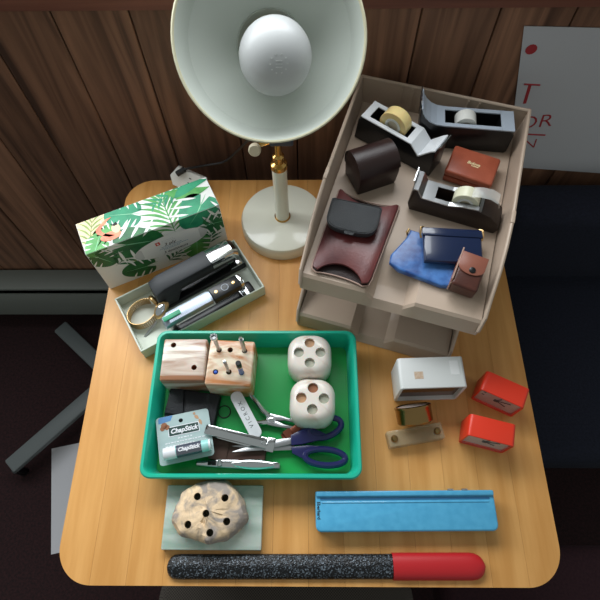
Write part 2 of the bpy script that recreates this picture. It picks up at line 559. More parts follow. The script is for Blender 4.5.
c = thing('upholstered_chair', 'dark navy fabric chair standing right of the table under the wall paper', 'chair', (0.66, 0.44, -T))
add('seat', box(0.52, 0.46, 0.12, (0, 0, 0.33), bev=0.03, seg=3, base=True), 'navyfab', c)
add('backrest', box(0.52, 0.10, 0.36, (0, 0.24, 0.32), bev=0.03, seg=3, base=True), 'navyfab', c)
for sx in (-1, 1):
    for sy in (-0.18, 0.2):
        add('leg', tube([(sx * 0.21, sy, 0), (sx * 0.2, sy, 0.335)], [0.012, 0.017], 10), 'black', c)
c = thing('footstool', 'low maroon fabric stool on the carpet by the table front', 'stool', (0.46, -0.12, -T))
add('cushion', box(0.42, 0.36, 0.10, (0, 0, 0.30), bev=0.03, seg=3, base=True), 'maroonfab', c)
for sx in (-1, 1):
    for sy in (-1, 1):
        add('leg', tube([(sx * 0.17, sy * 0.14, 0), (sx * 0.16, sy * 0.13, 0.305)], [0.011, 0.016], 10), 'black', c)

# folded stool and paper on the floor left of the table
c = thing('folding_stool', 'grey folding stool with crossed legs on the carpet left of the table', 'stool', (-0.60, 0.45, -T))
for k, (p, q) in enumerate((((-0.16, 0.22), (0.12, -0.02)), ((-0.2, -0.2), (0.1, 0.12)))):
    add('leg', box(math.hypot(q[0] - p[0], q[1] - p[1]), 0.045, 0.02, (0, 0, 0), bev=0.005,
                   mtx=Tr((p[0] + q[0]) / 2, (p[1] + q[1]) / 2, 0.06 + 0.02 * k) @ Rz(math.degrees(math.atan2(q[1] - p[1], q[0] - p[0])))), 'greymetal', c)
for (x, y) in ((-0.16, 0.22), (0.12, -0.02), (-0.2, -0.2), (0.1, 0.12)):
    add('foot', tube([(x, y, 0), (x, y, 0.052)], 0.012, 10), 'black', c)
add('pivot', tube([(0.02, 0.06, 0.04), (0.02, 0.06, 0.095)], 0.008, 10), 'steel', c)
c = thing('paper_sheet', 'white paper sheet with a drawn black loop on the carpet left of the table', 'paper', (-0.60, 0.20, -T), 12)
add('sheet', box(0.22, 0.28, 0.001, (0, 0, 0), base=True), 'paper', c)
add('drawn_loop', tube([(0.05 + 0.03 * cos(t / 24 * 2 * pi), 0.08 + 0.045 * sin(t / 24 * 2 * pi), 0.001) for t in range(24)], 0.0025, 6, True, flat=0.25), 'ink', c)

# poster on the wall
c = thing('wall_paper_sheet', 'white paper with red marker lettering hanging on the wall at right', 'paper', (0.33, WALL - 0.002, 0))
b = bmesh.new()
vs = [(0, 0.278), (0.084, -0.04), (0.29, -0.062), (0.235, 0.27)]
fr_ = [b.verts.new((x, -0.0006, z)) for x, z in vs]; bk_ = [b.verts.new((x, 0.0006, z)) for x, z in vs]
b.faces.new(fr_); b.faces.new(bk_[::-1])
for k in range(4):
    b.faces.new((fr_[k], fr_[(k + 1) % 4], bk_[(k + 1) % 4], bk_[k]))
bmesh.ops.recalc_face_normals(b, faces=b.faces)
add('sheet', b, 'paper', c, smooth=False)
b = bmesh.new()
VX = Matrix(((1, 0, 0, 0), (0, 0, -1, -0.0009), (0, 1, 0, 0), (0, 0, 0, 1)))
for s, x, z, sz in (('I', 0.046, 0.145, 0.065), ('OR', 0.062, 0.078, 0.045), ('IN', 0.083, 0.022, 0.035)):
    merge(b, text(s, sz, align='LEFT', bold=-0.0004), VX @ Tr(x, z, 0) @ Rz(8))
for x0, z0, x1, z1 in ((0.036, 0.118, 0.072, 0.114), (0.040, 0.170, 0.068, 0.168), (0.070, 0.054, 0.125, 0.050)):
    tube([(x0, -0.001, z0), (x1, -0.001, z1)], 0.0016, 6, bm=b)
lathe([(0, 0), (0.009, 0), (0.009, 0.001), (0, 0.001)], 12, b, Tr(0.026, -0.0007, 0.238) @ Rx(90))
add('lettering', b, 'marker', c)['kind'] = 'stuff'

# ================================================================ lamp
L0 = Vector((-0.0455, 0.591, 0))
lamp = thing('desk_lamp', 'cream metal desk lamp with wide round shade facing the viewer', 'lamp', L0)
add('base', lathe([(0, 0), (0.0755, 0), (0.076, 0.003), (0.0755, 0.022), (0.073, 0.0265), (0.068, 0.028), (0, 0.028)], 64), 'cream', lamp)
add('foot_ring', lathe([(0.0145, 0.0268), (0.0145, 0.030), (0.0132, 0.031), (0, 0.031)], 24), 'brass', lamp)
add('pole', lathe([(0, 0.03), (0.0125, 0.03), (0.0120, 0.162), (0, 0.162)], 24), 'cream', lamp)
add('collar', lathe([(0.0135, 0.161), (0.0138, 0.164), (0.0130, 0.170), (0.0078, 0.173), (0.0072, 0.180), (0.0092, 0.182), (0.0092, 0.187),
                     (0.0052, 0.190), (0.0050, 0.212), (0, 0.212)], 24), 'brass', lamp)
add('swivel_block', box(0.036, 0.03, 0.026, (0.006, 0.008, 0.226), bev=0.003), 'bluegrey', lamp)
kn = add('knob', lathe([(0, 0), (0.009, 0), (0.0095, 0.002), (0.0095, 0.009), (0.008, 0.011), (0, 0.011)], 24,
                       mtx=Tr(-0.034, -0.004, 0.207) @ Rx(62)), 'tan', lamp)
add('switch_stem', tube([(-0.030, 0.0, 0.209), (-0.010, 0.006, 0.213)], 0.004, 8), 'brass', lamp)
# head: axis looks at the viewer, dipped a little
Rc = Matrix(((0.999933, 0.000889, 0.011545), (0.004333, 0.895851, -0.444333), (-0.010738, 0.444353, 0.895787)))
cpos = Vector((-0.0030, 0.03494, 0.80636))
ctr = Vector((-0.0462, 0.5845, 0.390))
ax = ((cpos - ctr).normalized() + 0.09 * (Rc @ Vector((0, 1, 0))) - 0.03 * (Rc @ Vector((1, 0, 0)))).normalized()
SC = 0.972
xa = Vector((1, 0, 0)) - ax * ax.x; xa.normalize(); ya = ax.cross(xa)
HM = Matrix(((xa.x, ya.x, ax.x, ctr.x - L0.x), (xa.y, ya.y, ax.y, ctr.y - L0.y), (xa.z, ya.z, ax.z, ctr.z), (0, 0, 0, 1))) @ Matrix.Scale(SC, 4)
sh = add('shade', lathe([(0.1165, 0.0), (0.1125, -0.014), (0.1045, -0.034), (0.1035, -0.035), (0.080, -0.053), (0.060, -0.067), (0.044, -0.076)], 72,
                        mtx=HM), 'shade_in', lamp, angle=16)
md = [(0.044, -0.086), (0.066, -0.077), (0.088, -0.062), (0.107, -0.043), (0.1165, -0.028), (0.1175, -0.012), (0.1190, 0.0)]
add('shade_back', lathe(md, 72, mtx=HM), 'cream', lamp)
add('shade_rim', lathe([(0.1160, -0.0025), (0.1160, 0.001), (0.1178, 0.002), (0.1196, 0.001), (0.1196, -0.0025), (0.1160, -0.0025)], 72, mtx=HM), 'shade_rim', lamp)
add('reflector_collar', lathe([(0.0445, -0.090), (0.0465, -0.074), (0.0445, -0.069), (0.0425, -0.074), (0.0425, -0.115)], 48, mtx=HM), 'shade_in', lamp)
add('socket_cup', lathe([(0, -0.150), (0.024, -0.150), (0.030, -0.144), (0.044, -0.115), (0.046, -0.088), (0.044, -0.088), (0.041, -0.116), (0, -0.120)], 40, mtx=HM), 'cream', lamp)
add('socket', lathe([(0, -0.119), (0.018, -0.119), (0.018, -0.09), (0, -0.09)], 24, mtx=HM), 'brass', lamp)
bz = Vector((0.0085, -0.0185, 0.070)).normalized(); bx = (Vector((1, 0, 0)) - bz * bz.x).normalized(); by = bz.cross(bx)
BM = HM @ Matrix(((bx.x, by.x, bz.x, 0.0115), (bx.y, by.y, bz.y, -0.0265), (bx.z, by.z, bz.z, 0.022), (0, 0, 0, 1))) @ Matrix.Diagonal((1.17, 1.2, 1.05, 1))
bp = [(0.0, 0.0)]
for k in range(1, 15):
    a = k / 14 * R(128)
    bp.append((0.0395 * sin(a), -0.0395 + 0.0395 * cos(a)))
bp += [(0.022, -0.078), (0.014, -0.09), (0, -0.09)]
bl = add('bulb', lathe(bp, 48, mtx=BM), 'bulb', lamp)
bm_ = bmesh.new()
for k in range(10):
    a = 2 * pi * k / 10
    box(0.0016, 0.0012, 0.0004, (0.009 * cos(a), 0.009 * sin(a), -0.0009), bm=bm_)
for k in range(3):
    box(0.007, 0.0008, 0.0004, (0, -0.003 + 0.003 * k, 0.0001), bm=bm_)
add('print', tx(bm_, BM), 'perf', bl)
add('neck', tube([(0.006, 0.012, 0.222), (0.006, 0.03, 0.25), (0.004, 0.062, 0.275), (0.0, 0.085, 0.29),
                  tuple((HM @ Vector((0, 0, -0.146))))], 0.008, 10), 'brass', lamp)
# plug block with cord
pb = thing('outlet_block', 'white plastic outlet block with a black cord plugged in at table back edge', 'outlet', (-0.222, 0.676, 0), 0)
PM = Tr(0, 0, 0.0265) @ Rx(50) @ Rz(-24) @ Matrix.Scale(1.12, 4)
hexp = [(-0.033, -0.004), (-0.024, -0.018), (0.026, -0.018), (0.033, -0.004), (0.024, 0.014), (-0.026, 0.014)]
add('housing', prism(hexp, -0.008, 0.008, bev=0.002, mtx=PM), 'outlet', pb)
for x in (0.0, 0.016):
    so = bmesh.new()
    for dy in (-0.004, 0.004):
        box(0.004, 0.0015, 0.0006, (x, dy, 0.0081), bm=so)
    add('socket_slot', tx(so, PM), 'dark', pb)
cd = thing('power_cord', 'thin black cord running from the outlet block to the lamp', 'cord', (0, 0, 0))
pts = [(-0.243, 0.674, 0.046), (-0.228, 0.680, 0.052), (-0.19, 0.70, 0.04), (-0.155, 0.70, 0.05), (-0.125, 0.69, 0.09), (-0.100, 0.65, 0.155), (-0.088, 0.612, 0.198)]
sp = []
for i in range(len(pts) - 1):
    p0 = Vector(pts[max(i - 1, 0)]); p1 = Vector(pts[i]); p2 = Vector(pts[i + 1]); p3 = Vector(pts[min(i + 2, len(pts) - 1)])
    for k in range(6):
        t = k / 6
        sp.append(0.5 * ((2 * p1) + (p2 - p0) * t + (2 * p0 - 5 * p1 + 4 * p2 - p3) * t * t + (3 * p1 - p0 - 3 * p2 + p3) * t ** 3))
sp.append(Vector(pts[-1]))
add('cable', tube(sp, 0.0022, 8), 'cord', cd)
add('plug', tube([pts[0], pts[1]], 0.0055, 10), 'cord', cd)

# ================================================================ tissue box
TL, TDp, TH = 0.223, 0.064, 0.115
tb = thing('tissue_box', 'white tissue box printed with green jungle leaves and a flamingo', 'tissue box', (-0.3465, 0.4565, 0), 25.3)
add('carton', box(TL, TDp, TH, (TL / 2, TDp / 2, 0), bev=0.0006, seg=1, base=True), 'card', tb)


def clip(poly, f):
    out = []
    for i, p in enumerate(poly):
        q = poly[(i + 1) % len(poly)]
        fp, fq = f(p), f(q)
        if fp >= 0:
            out.append(p)
        if (fp >= 0) != (fq >= 0):
            t = fp / (fp - fq)
            out.append((p[0] + (q[0] - p[0]) * t, p[1] + (q[1] - p[1]) * t))
    return out


def wrap(b, poly, lay, oval=True):
    e = 0.00012 * lay
    m = 0.0008
    poly = clip(clip(clip(clip(poly, lambda p: p[0] - m), lambda p: TL - m - p[0]), lambda p: p[1] - m), lambda p: TDp + TH - m - p[1])
    if len(poly) < 3:
        return
    for side in (0, 1):
        pp = clip(poly, (lambda p: TDp - 0.0003 - p[1]) if side == 0 else (lambda p: p[1] - TDp - 0.0003))
        if len(pp) < 3:
            continue
        cl = []
        for p in pp:
            if not cl or math.hypot(p[0] - cl[-1][0], p[1] - cl[-1][1]) > 2e-5:
                cl.append(p)
        if len(cl) < 3:
            continue
        try:
            if side == 0:
                b.faces.new([b.verts.new((s, TDp - t, TH + e)) for s, t in cl])
            else:
                b.faces.new([b.verts.new((s, -e, TH - (t - TDp))) for s, t in cl])
        except ValueError:
            pass


def lens(x0, y0, x1, y1, w, n=7, bend=0.0):
    dx, dy = x1 - x0, y1 - y0
    l = math.hypot(dx, dy); nx, ny = -dy / l, dx / l
    up, dn = [], []
    for k in range(n + 1):
        t = k / n
        c_ = bend * sin(pi * t) * l
        ww = w * sin(pi * min(t ** 0.8, 1))
        up.append((x0 + dx * t + nx * (c_ + ww), y0 + dy * t + ny * (c_ + ww)))
        dn.append((x0 + dx * t + nx * (c_ - ww), y0 + dy * t + ny * (c_ - ww)))
    return up + dn[::-1][1:-1]


layers = {}


def pr(key, poly, lay):
    if key not in layers:
        layers[key] = bmesh.new()
    wrap(layers[key], poly, lay)


def monstera(key, x, y, sz, ang, lay):
    """broad split leaf: body plus white slits"""
    a = R(ang)

    def tf(u, v):
        return (x + sz * (u * cos(a) - v * sin(a)), y + sz * (u * sin(a) + v * cos(a)))
    body = []
    for k in range(40):
        t = 2 * pi * k / 40
        r = 0.42 + 0.10 * cos(t) + 0.04 * cos(3 * t) - (0.22 if abs(t - pi) < 0.2 else 0)
        body.append(tf(r * cos(t) * 1.15, r * sin(t)))
    pr(key, body, lay)
    for sgn in (-1, 1):
        for u in (-0.22, 0.0, 0.22):
            p = tf(u, sgn * 0.16); q = tf(u + 0.2, sgn * 0.62)
            pr('card', lens(p[0], p[1], q[0], q[1], sz * 0.030), lay + 1)
    p = tf(-0.4, 0); q = tf(0.55, 0)
    pr('g5', lens(p[0], p[1], q[0], q[1], sz * 0.010), lay + 1)


def frond(key, x, y, ln, ang, lay, n=9, spread=0.55, w=0.06):
    a = R(ang)
    ux, uy = cos(a), sin(a)
    pr(key, lens(x, y, x + ux * ln, y + uy * ln, ln * 0.014), lay)
    for k in range(n):
        t = (k + 0.6) / n
        bx, by = x + ux * ln * t, y + uy * ln * t
        l = ln * spread * (1 - 0.5 * abs(t - 0.45))
        for sg in (-1, 1):
            b_ = a + sg * R(68 - 34 * t)
            pr(key, lens(bx, by, bx + cos(b_) * l, by + sin(b_) * l, l * w, 6, bend=-sg * 0.1), lay)


# unfolded print: s along the box, t from the rear edge of the top over the front edge down
pr('sand', [(0.0, 0.0), (0.05, 0.0), (0.052, 0.02), (0.02, 0.04), (0.0, 0.045)], 1)
frond('g4', 0.008, 0.055, 0.06, -70, 2, 7, 0.5)
monstera('g2', 0.022, 0.052, 0.045, 120, 3)
monstera('g1', 0.083, 0.018, 0.062, -160, 2)
monstera('g2', 0.045, 0.04, 0.04, 200, 2)
frond('g2', 0.141, 0.092, 0.092, -90, 2, 10, 0.62, 0.05)
frond('g1', 0.205, -0.004, 0.08, 165, 3, 7, 0.35, 0.10)
pr('g2', lens(0.150, 0.004, 0.222, 0.022, 0.012, bend=0.1), 4)
pr('g1', lens(0.160, 0.020, 0.226, 0.006, 0.010, bend=-0.1), 5)
monstera('g1', 0.192, 0.056, 0.078, 130, 4)
frond('g4', 0.125, 0.088, 0.05, 60, 2, 5, 0.5)
monstera('g3', 0.068, 0.078, 0.085, 20, 4)
monstera('g3', 0.016, 0.085, 0.05, 60, 3)
frond('g3', 0.03, 0.12, 0.07, -30, 3, 8, 0.45, 0.09)
frond('g4', 0.06, 0.155, 0.08, -60, 2, 8, 0.5, 0.07)
monstera('g3', 0.07, 0.152, 0.06, 190, 5)
frond('g3', 0.11, 0.165, 0.07, -35, 3, 8, 0.45, 0.08)
monstera('g3', 0.205, 0.105, 0.055, 10, 5)
monstera('g2', 0.168, 0.145, 0.06, 100, 4)
frond('g3', 0.19, 0.16, 0.06, -80, 4, 7, 0.5, 0.1)
pr('ink', [(0.219, 0.07), (0.226, 0.066), (0.226, 0.085), (0.221, 0.082)], 4)
# flamingo-like pink bird: curved neck, body, pale head with dark bill
nk = []
for k in range(13):
    t = k / 12
    nk.append((0.052 - 0.020 * sin(t * pi) - 0.004 * t, 0.012 + 0.036 * t))
pr('flam', [(x - 0.0042, y) for x, y in nk] + [(x + 0.0042, y) for x, y in nk[::-1]], 7)
pr('flam', [(0.046 + 0.017 * cos(k * pi / 10), 0.047 + 0.0085 * sin(k * pi / 10)) for k in range(20)], 7)
pr('sand', [(0.057 + 0.007 * cos(k * pi / 8), 0.036 + 0.0095 * sin(k * pi / 8)) for k in range(16)], 8)
pr('ink', [(0.052, 0.028), (0.060, 0.024), (0.062, 0.030), (0.056, 0.031)], 9)
# oval opening with print
OC = (0.128, TDp + 0.052)
pr('card', circ(0.064, 44, OC[0], OC[1], 0.027), 9)
pr('perf', [(OC[0] + 0.064 * cos(R(a)), OC[1] + 0.027 * sin(R(a))) for a in range(-32, 33, 8)] + [(OC[0] + 0.050, OC[1] + 0.012), (OC[0] + 0.050, OC[1] - 0.012)], 10)
pr('perf', [(OC[0] - 0.064 * cos(R(a)), OC[1] + 0.027 * sin(R(a))) for a in range(-32, 33, 8)] + [(OC[0] - 0.050, OC[1] + 0.012), (OC[0] - 0.050, OC[1] - 0.012)], 10)
lx, ly = 0.103, TDp + 0.035
pr('redlogo', [(lx, ly), (lx + 0.0075, ly), (lx + 0.0075, ly + 0.0085), (lx, ly + 0.0085)], 10)
pr('card', [(lx + 0.002, ly + 0.002), (lx + 0.0045, ly + 0.0022), (lx + 0.0052, ly + 0.0065), (lx + 0.0026, ly + 0.006)], 11)
for y, x0, x1, kx in ((0.036, 0.114, 0.137, 'perf'), (0.040, 0.114, 0.141, 'perf'), (0.0525, 0.110, 0.148, 'blueprint'), (0.0565, 0.106, 0.158, 'blueprint'),
                      (0.060, 0.112, 0.145, 'blueprint'), (0.0745, 0.108, 0.124, 'perf'), (0.0745, 0.130, 0.152, 'perf')):
    n_ = int((x1 - x0) / 0.003)
    for k in range(n_):
        xx = x0 + k * 0.003
        pr(kx, [(xx, TDp + y), (xx + 0.0022, TDp + y), (xx + 0.0022, TDp + y + 0.0012), (xx, TDp + y + 0.0012)], 10)
for key, b in layers.items():
    bmesh.ops.recalc_face_normals(b, faces=b.faces)
    add('print', b, key, tb, smooth=False)['kind'] = 'stuff'
b = bmesh.new()
FV = Matrix(((1, 0, 0, 0), (0, 0, -1, -0.0014), (0, 1, 0, 0), (0, 0, 0, 1)))
merge(b, text('3 ply', 0.0105, 0.00005, 0.2), FV @ Tr(0.126, TH - 0.0475, 0))
merge(b, text('3 épaisseurs', 0.0088, 0.00005, 0.2), FV @ Tr(0.132, TH - 0.0685, 0))
add('lettering', b, 'ink', tb)

# ================================================================ long box with staplers and watches
BX = (-0.199, 0.435); BA = 31.3; BL_, BW, BH = 0.227, 0.111, 0.028
lb = thing('shallow_box', 'long shallow off-white cardboard box holding two staplers and watches', 'box', (BX[0], BX[1], 0), BA)
add('bottom', box(BL_, BW, 0.0015, (0, 0, 0), base=True), 'boxcard', lb)
for s in (-1, 1):
    add('side', box(BL_, 0.0025, BH, (0, s * (BW / 2 - 0.00125), 0.0), bev=0.0005, seg=1, base=True), 'boxside', lb)
    add('end', box(0.0025, BW - 0.005, BH, (s * (BL_ / 2 - 0.00125), 0, 0), bev=0.0005, seg=1, base=True), 'boxcard', lb)

# big black stapler with chrome nose
st = thing('stapler', 'large black stapler with a wide chrome nose, in the shallow box', 'stapler', (-0.190, 0.466, 0.0016), 32.8, 'staplers in the shallow box')
add('base', box(0.165, 0.032, 0.010, (0.004, 0, 0), bev=0.003, base=True), 'black', st)
add('anvil', box(0.026, 0.024, 0.003, (0.072, 0, 0.0101), bev=0.0008, base=True), 'chrome', st)
add('magazine', box(0.140, 0.020, 0.018, (0.004, 0, 0.030), bev=0.002, base=True), 'black', st)
add('arm', profile_y([(-0.078, 0.020), (-0.076, 0.058), (-0.060, 0.066), (0.028, 0.066), (0.028, 0.048), (-0.030, 0.046), (-0.045, 0.0105), (-0.070, 0.0105)], 0.033, bev=0.004), 'blackmat', st)
add('nose', profile_y([(0.0282, 0.046), (0.0282, 0.0655), (0.070, 0.0655), (0.078, 0.058), (0.078, 0.034), (0.072, 0.034), (0.068, 0.046)], 0.032, bev=0.004), 'chrome', st)
nb_ = bmesh.new()
for k in range(5):
    box(0.003, 0.004, 0.0007, (0.064 + 0.004 * k, 0.006 - 0.003 * (k % 3), 0.0131), base=True, bm=nb_)
add('crimp_slot', nb_, 'dark', st)
# slim chrome stapler
st = thing('stapler', 'slim ribbed-steel stapler with black front plate, in the shallow box', 'stapler', (-0.1666, 0.4125, 0.0016), 32.5, 'staplers in the shallow box')
add('base', box(0.150, 0.016, 0.008, (0.004, -0.004, 0), bev=0.002, base=True), 'black', st)
add('anvil_block', box(0.026, 0.028, 0.016, (0.070, -0.004, 0), bev=0.004, seg=3, base=True), 'black', st)
add('anvil', box(0.014, 0.020, 0.0015, (0.064, -0.004, 0.0161), base=True), 'chrome', st)
add('spring_post', box(0.012, 0.010, 0.030, (-0.066, 0, 0.007), bev=0.002, base=True), 'steel', st)
add('arm', profile_y([(-0.078, 0.036), (-0.076, 0.046), (-0.066, 0.051), (0.010, 0.051), (0.010, 0.037)], 0.022, bev=0.004), 'comb', st)
rb = bmesh.new()
for k in range(24):
    box(0.0012, 0.020, 0.0014, (-0.066 + k * 0.0031, 0, 0.0505), base=True, bm=rb)
add('ribs', rb, 'comb', st)
lbp = add('front_plate', box(0.050, 0.024, 0.016, (0.036, 0, 0.036), bev=0.002, base=True), 'black', st)
for x in (0.020, 0.052):
    add('rivet', lathe([(0, 0), (0.003, 0), (0.0026, 0.001), (0, 0.0012)], 14, mtx=Tr(x, 0, 0.052)), 'gold', lbp)
add('emblem', ring(0.0062, 0.0054, 0.0006, 24, mtx=Tr(0.036, 0, 0.052)), 'grey', lbp)
add('nose', box(0.006, 0.020, 0.026, (0.0645, 0, 0.027), bev=0.001, base=True), 'chrome', st)
add('tip_plate', box(0.030, 0.008, 0.002, (-0.060, 0.0, 0.0519), bev=0.0005, base=True), 'g1', st)

# gold watch with expanding band
def oval(rx, ry, n=44):
    return [(rx * cos(2 * pi * k / n), ry * sin(2 * pi * k / n)) for k in range(n)]


wt = thing('wristwatch', 'gold wristwatch standing on its oval expanding band in the shallow box', 'watch', (-0.278, 0.4034, 0.0018), 48, 'watches in the shallow box')
bd = bmesh.new()
ov = oval(0.026, 0.021, 46)
for k, (x, y) in enumerate(ov):
    t = 2 * pi * k / 46
    if cos(t) > 0.86:
        continue
    box(0.0016, 0.0029, 0.0195, (0, 0, 0.0), bev=0.0004, seg=1, bm=bd,
        mtx=Tr(x, y, 0.0100) @ Rz(math.degrees(math.atan2(sin(t) / 0.021, cos(t) / 0.026))))
wb = add('band', bd, 'gold', wt); wb['kind'] = 'stuff'
add('case', lathe([(0, 0), (0.012, 0), (0.0135, 0.002), (0.0135, 0.005), (0.012, 0.007), (0, 0.007)], 32, mtx=Tr(0.0245, 0, 0.0142) @ Ry(78)), 'gold', wt)
add('dial', lathe([(0, 0.0072), (0.0115, 0.0072), (0.0105, 0.0078), (0, 0.0080)], 32, mtx=Tr(0.0245, 0, 0.0142) @ Ry(78)), 'black', wt)
wt = thing('wristwatch', 'small oval gold watch head with a straight narrow strap in the shallow box', 'watch', (-0.2470, 0.3970, 0.0018), 50, 'watches in the shallow box')
WM = Tr(0.008, 0, 0.0255) @ Ry(-25)
add('case', lathe([(0, 0), (0.012, 0), (0.014, 0.003), (0.012, 0.006), (0, 0.007)], 32, mtx=WM @ Matrix.Diagonal((1.25, 0.8, 1, 1))), 'gold', wt)
add('crystal', lathe([(0, 0.0071), (0.009, 0.0071), (0.007, 0.0085), (0, 0.009)], 28, mtx=WM @ Matrix.Diagonal((1.25, 0.8, 1, 1))), 'chrome', wt)
add('strap', box(0.040, 0.0045, 0.0015, (-0.026, 0, 0.013), bev=0.0004, seg=1, mtx=Ry(-20)), 'steel', wt)
add('strap', box(0.006, 0.010, 0.024, (0.004, 0, 0), bev=0.001, base=True), 'gold', wt)

# ================================================================ stacked letter trays
TA = -17.0


def letter_tray(label, loc, wd, ln, hgt):
    t = thing('letter_tray', label, 'tray', loc, TA, 'stacked letter trays')
    fw = 0.030

    def hz(u, v):
        # raised floor with a scooped centre at the front
        d = abs(u - wd * 0.50)
        k = max(0.0, min(1.0, (0.036 - d) / 0.014))
        rv = max(0.0, min(1.0, (0.085 - v) / 0.05))
        return fw - 0.019 * k * rv
    b = bmesh.new()
    us = sorted(set([0.0, wd] + [wd * 0.50 + s * x for s in (-1, 1) for x in (0.0, 0.012, 0.020, 0.022, 0.029, 0.036, 0.038)] + [wd * k / 12 for k in range(13)]))
    vs = [0.010, 0.014, 0.022, 0.032, 0.036, 0.045, 0.06, 0.075, 0.086, 0.12, 0.2, 0.3, ln - 0.004]
    grid = []
    row0 = [b.verts.new((u, 0.0, 0.0)) for u in us]
    row1 = [b.verts.new((u, 0.006, max(hz(u, 0) - 0.004, 0.002))) for u in us]
    grid += [row0, row1]
    for v in vs:
        grid.append([b.verts.new((u, v, hz(u, v))) for u in us])
    for a, c in zip(grid, grid[1:]):
        for k in range(len(us) - 1):
            b.faces.new((a[k], a[k + 1], c[k + 1], c[k]))
    geo = bmesh.ops.solidify(b, geom=list(b.faces), thickness=0.0025)
    bmesh.ops.recalc_face_normals(b, faces=b.faces)
    add('floor_panel', b, 'trayp', t, angle=25)
    prof = [(0.0, 0.0), (0.0, 0.014), (0.012, 0.034), (0.04, hgt * 0.58), (0.075, hgt * 0.80), (0.11, hgt * 0.92), (0.15, hgt), (ln, hgt), (ln, 0.0)]
    for s in (0, 1):
        x = 0 if s == 0 else wd
        lean = 0.10 * (-1 if s == 0 else 1)
        bb = bmesh.new()
        A = [bb.verts.new((x + lean * z + (-0.0015), v, z)) for v, z in prof]
        C = [bb.verts.new((x + lean * z + 0.0015, v, z)) for v, z in prof]
        bb.faces.new(A); bb.faces.new(C[::-1])
        for k in range(len(prof)):
            k2 = (k + 1) % len(prof)
            bb.faces.new((A[k], A[k2], C[k2], C[k]))
        bmesh.ops.recalc_face_normals(bb, faces=bb.faces)
        sw = add('side_wall', bb, 'trayp', t)
        add('rim', tube([(x + lean * z, v, z) for v, z in prof[1:-1]], 0.0028, 8), 'trayp', sw)
        # stacking tab on the rim
        add('stacking_tab', box(0.006, 0.022, 0.006, (x + lean * hgt, 0.155, hgt), bev=0.0015), 'trayp', sw)
    ex = 0.10 * hgt
    bb = bmesh.new()
    A = [bb.verts.new((x, ln - 0.0015 + dy, z)) for x, z, dy in ((0, 0, 0), (wd, 0, 0), (wd + ex, hgt, 0), (-ex, hgt, 0))]
    C = [bb.verts.new((v_.co.x, v_.co.y + 0.003, v_.co.z)) for v_ in A]
    bb.faces.new(A); bb.faces.new(C[::-1])
    for k in range(4):
        bb.faces.new((A[k], A[(k + 1) % 4], C[(k + 1) % 4], C[k]))
    bmesh.ops.recalc_face_normals(bb, faces=bb.faces)
    bw = add('back_wall', bb, 'trayp', t)
    add('rim', tube([(-ex, ln, hgt), (wd + ex, ln, hgt)], 0.0028, 8), 'trayp', bw)
    for fx in (0.24, 0.31, 0.66, 0.73):
        add('rib', box(0.003, 0.003, hgt - fw - 0.004, (wd * fx, ln - 0.0025, fw + 0.002), base=True), 'trayp', bw)
    return t


UB = 0.122
ut = letter_tray('upper taupe plastic letter tray full of tape dispensers and leather cases', (-0.0105, 0.394, UB), 0.257, 0.368, 0.078)
lt = letter_tray('lower empty taupe plastic letter tray standing on the table', (-0.016, 0.388, 0.0012), 0.245, 0.368, 0.078)
for s in (0, 1):
    for v in (0.16, 0.33):
        add('riser', box(0.006, 0.02, UB - 0.0785, (0.0 - 0.006 if s == 0 else 0.245 + 0.006, v, 0.078), bev=0.001, base=True), 'trayp', lt)

FZ = UB + 0.0306        # level of the upper tray floor


# ---------------------------------------------------------------- tape dispensers
def tape_roll(parent, x, z, ro, ri, wd, m, core):
    rl = add('tape_roll', ring(ro, ri, wd, 40, bev=0.0006, mtx=Tr(x, wd / 2, z) @ Rx(90)), m, parent)
    add('core', ring(ri - 0.0002, ri - 0.004, wd + 0.001, 32, mtx=Tr(x, (wd + 0.001) / 2, z) @ Rx(90)), core, rl)
    add('hub', lathe([(0, 0), (ri - 0.0045, 0), (ri - 0.0045, wd - 0.003), (0, wd - 0.003)], 24, mtx=Tr(x, wd / 2 - 0.0015, z) @ Rx(90)), 'tan' if core == 'outlet' else core, rl)
    return rl


def strip(path, w, th, slot=None, rail=0.007):
    """plate following an (x,z) path; between slot[0] and slot[1] only two rails are left"""
    b = bmesh.new()
    for (x0, z0), (x1, z1) in zip(path, path[1:]):
        l = math.hypot(x1 - x0, z1 - z0)
        ang = -math.degrees(math.atan2(z1 - z0, x1 - x0))
        m = Tr((x0 + x1) / 2, 0, (z0 + z1) / 2) @ Ry(ang)
        if slot and x0 >= slot[0] - 1e-6 and x1 <= slot[1] + 1e-6:
            for s in (-1, 1):
                box(l + 0.0004, rail, th, (0, s * (w / 2 - rail / 2), 0), bm=b, mtx=m)
        else:
            box(l + 0.0004, w, th, (0, 0, 0), bm=b, mtx=m)
    return b


def dispenser(label, loc, rz, prof, w, path, slot, depth, body_m, plate_m, roll, tip, group='tape dispensers in the upper tray'):
    d = thing('tape_dispenser', label, 'tape dispenser', loc, rz, group)
    zt = min(z for x, z in path if slot[0] - 1e-6 <= x <= slot[1] + 1e-6)
    cut = box(slot[1] - slot[0], w - 0.014, depth + 0.03, ((slot[0] + slot[1]) / 2, 0, zt - depth), base=True)
    me = boolean(profile_y(prof, w, bev=0.0025), [cut])
    add('body', me, body_m, d)
    add('top_plate', strip(path, w, 0.002, slot), plate_m, d)
    tape_roll(d, *roll)
    (x, z, ang) = tip
    cu = bmesh.new()
    box(0.012, w * 0.75, 0.0016, (0, 0, 0), bev=0.0004, seg=1, bm=cu)
    for k in range(9):
        box(0.003, w * 0.05, 0.0016, (-0.0065, -w * 0.34 + k * w * 0.085, 0), bm=cu)
    add('cutter', tx(cu, Tr(x, 0, z) @ Ry(ang)), 'chrome', d)
    return d


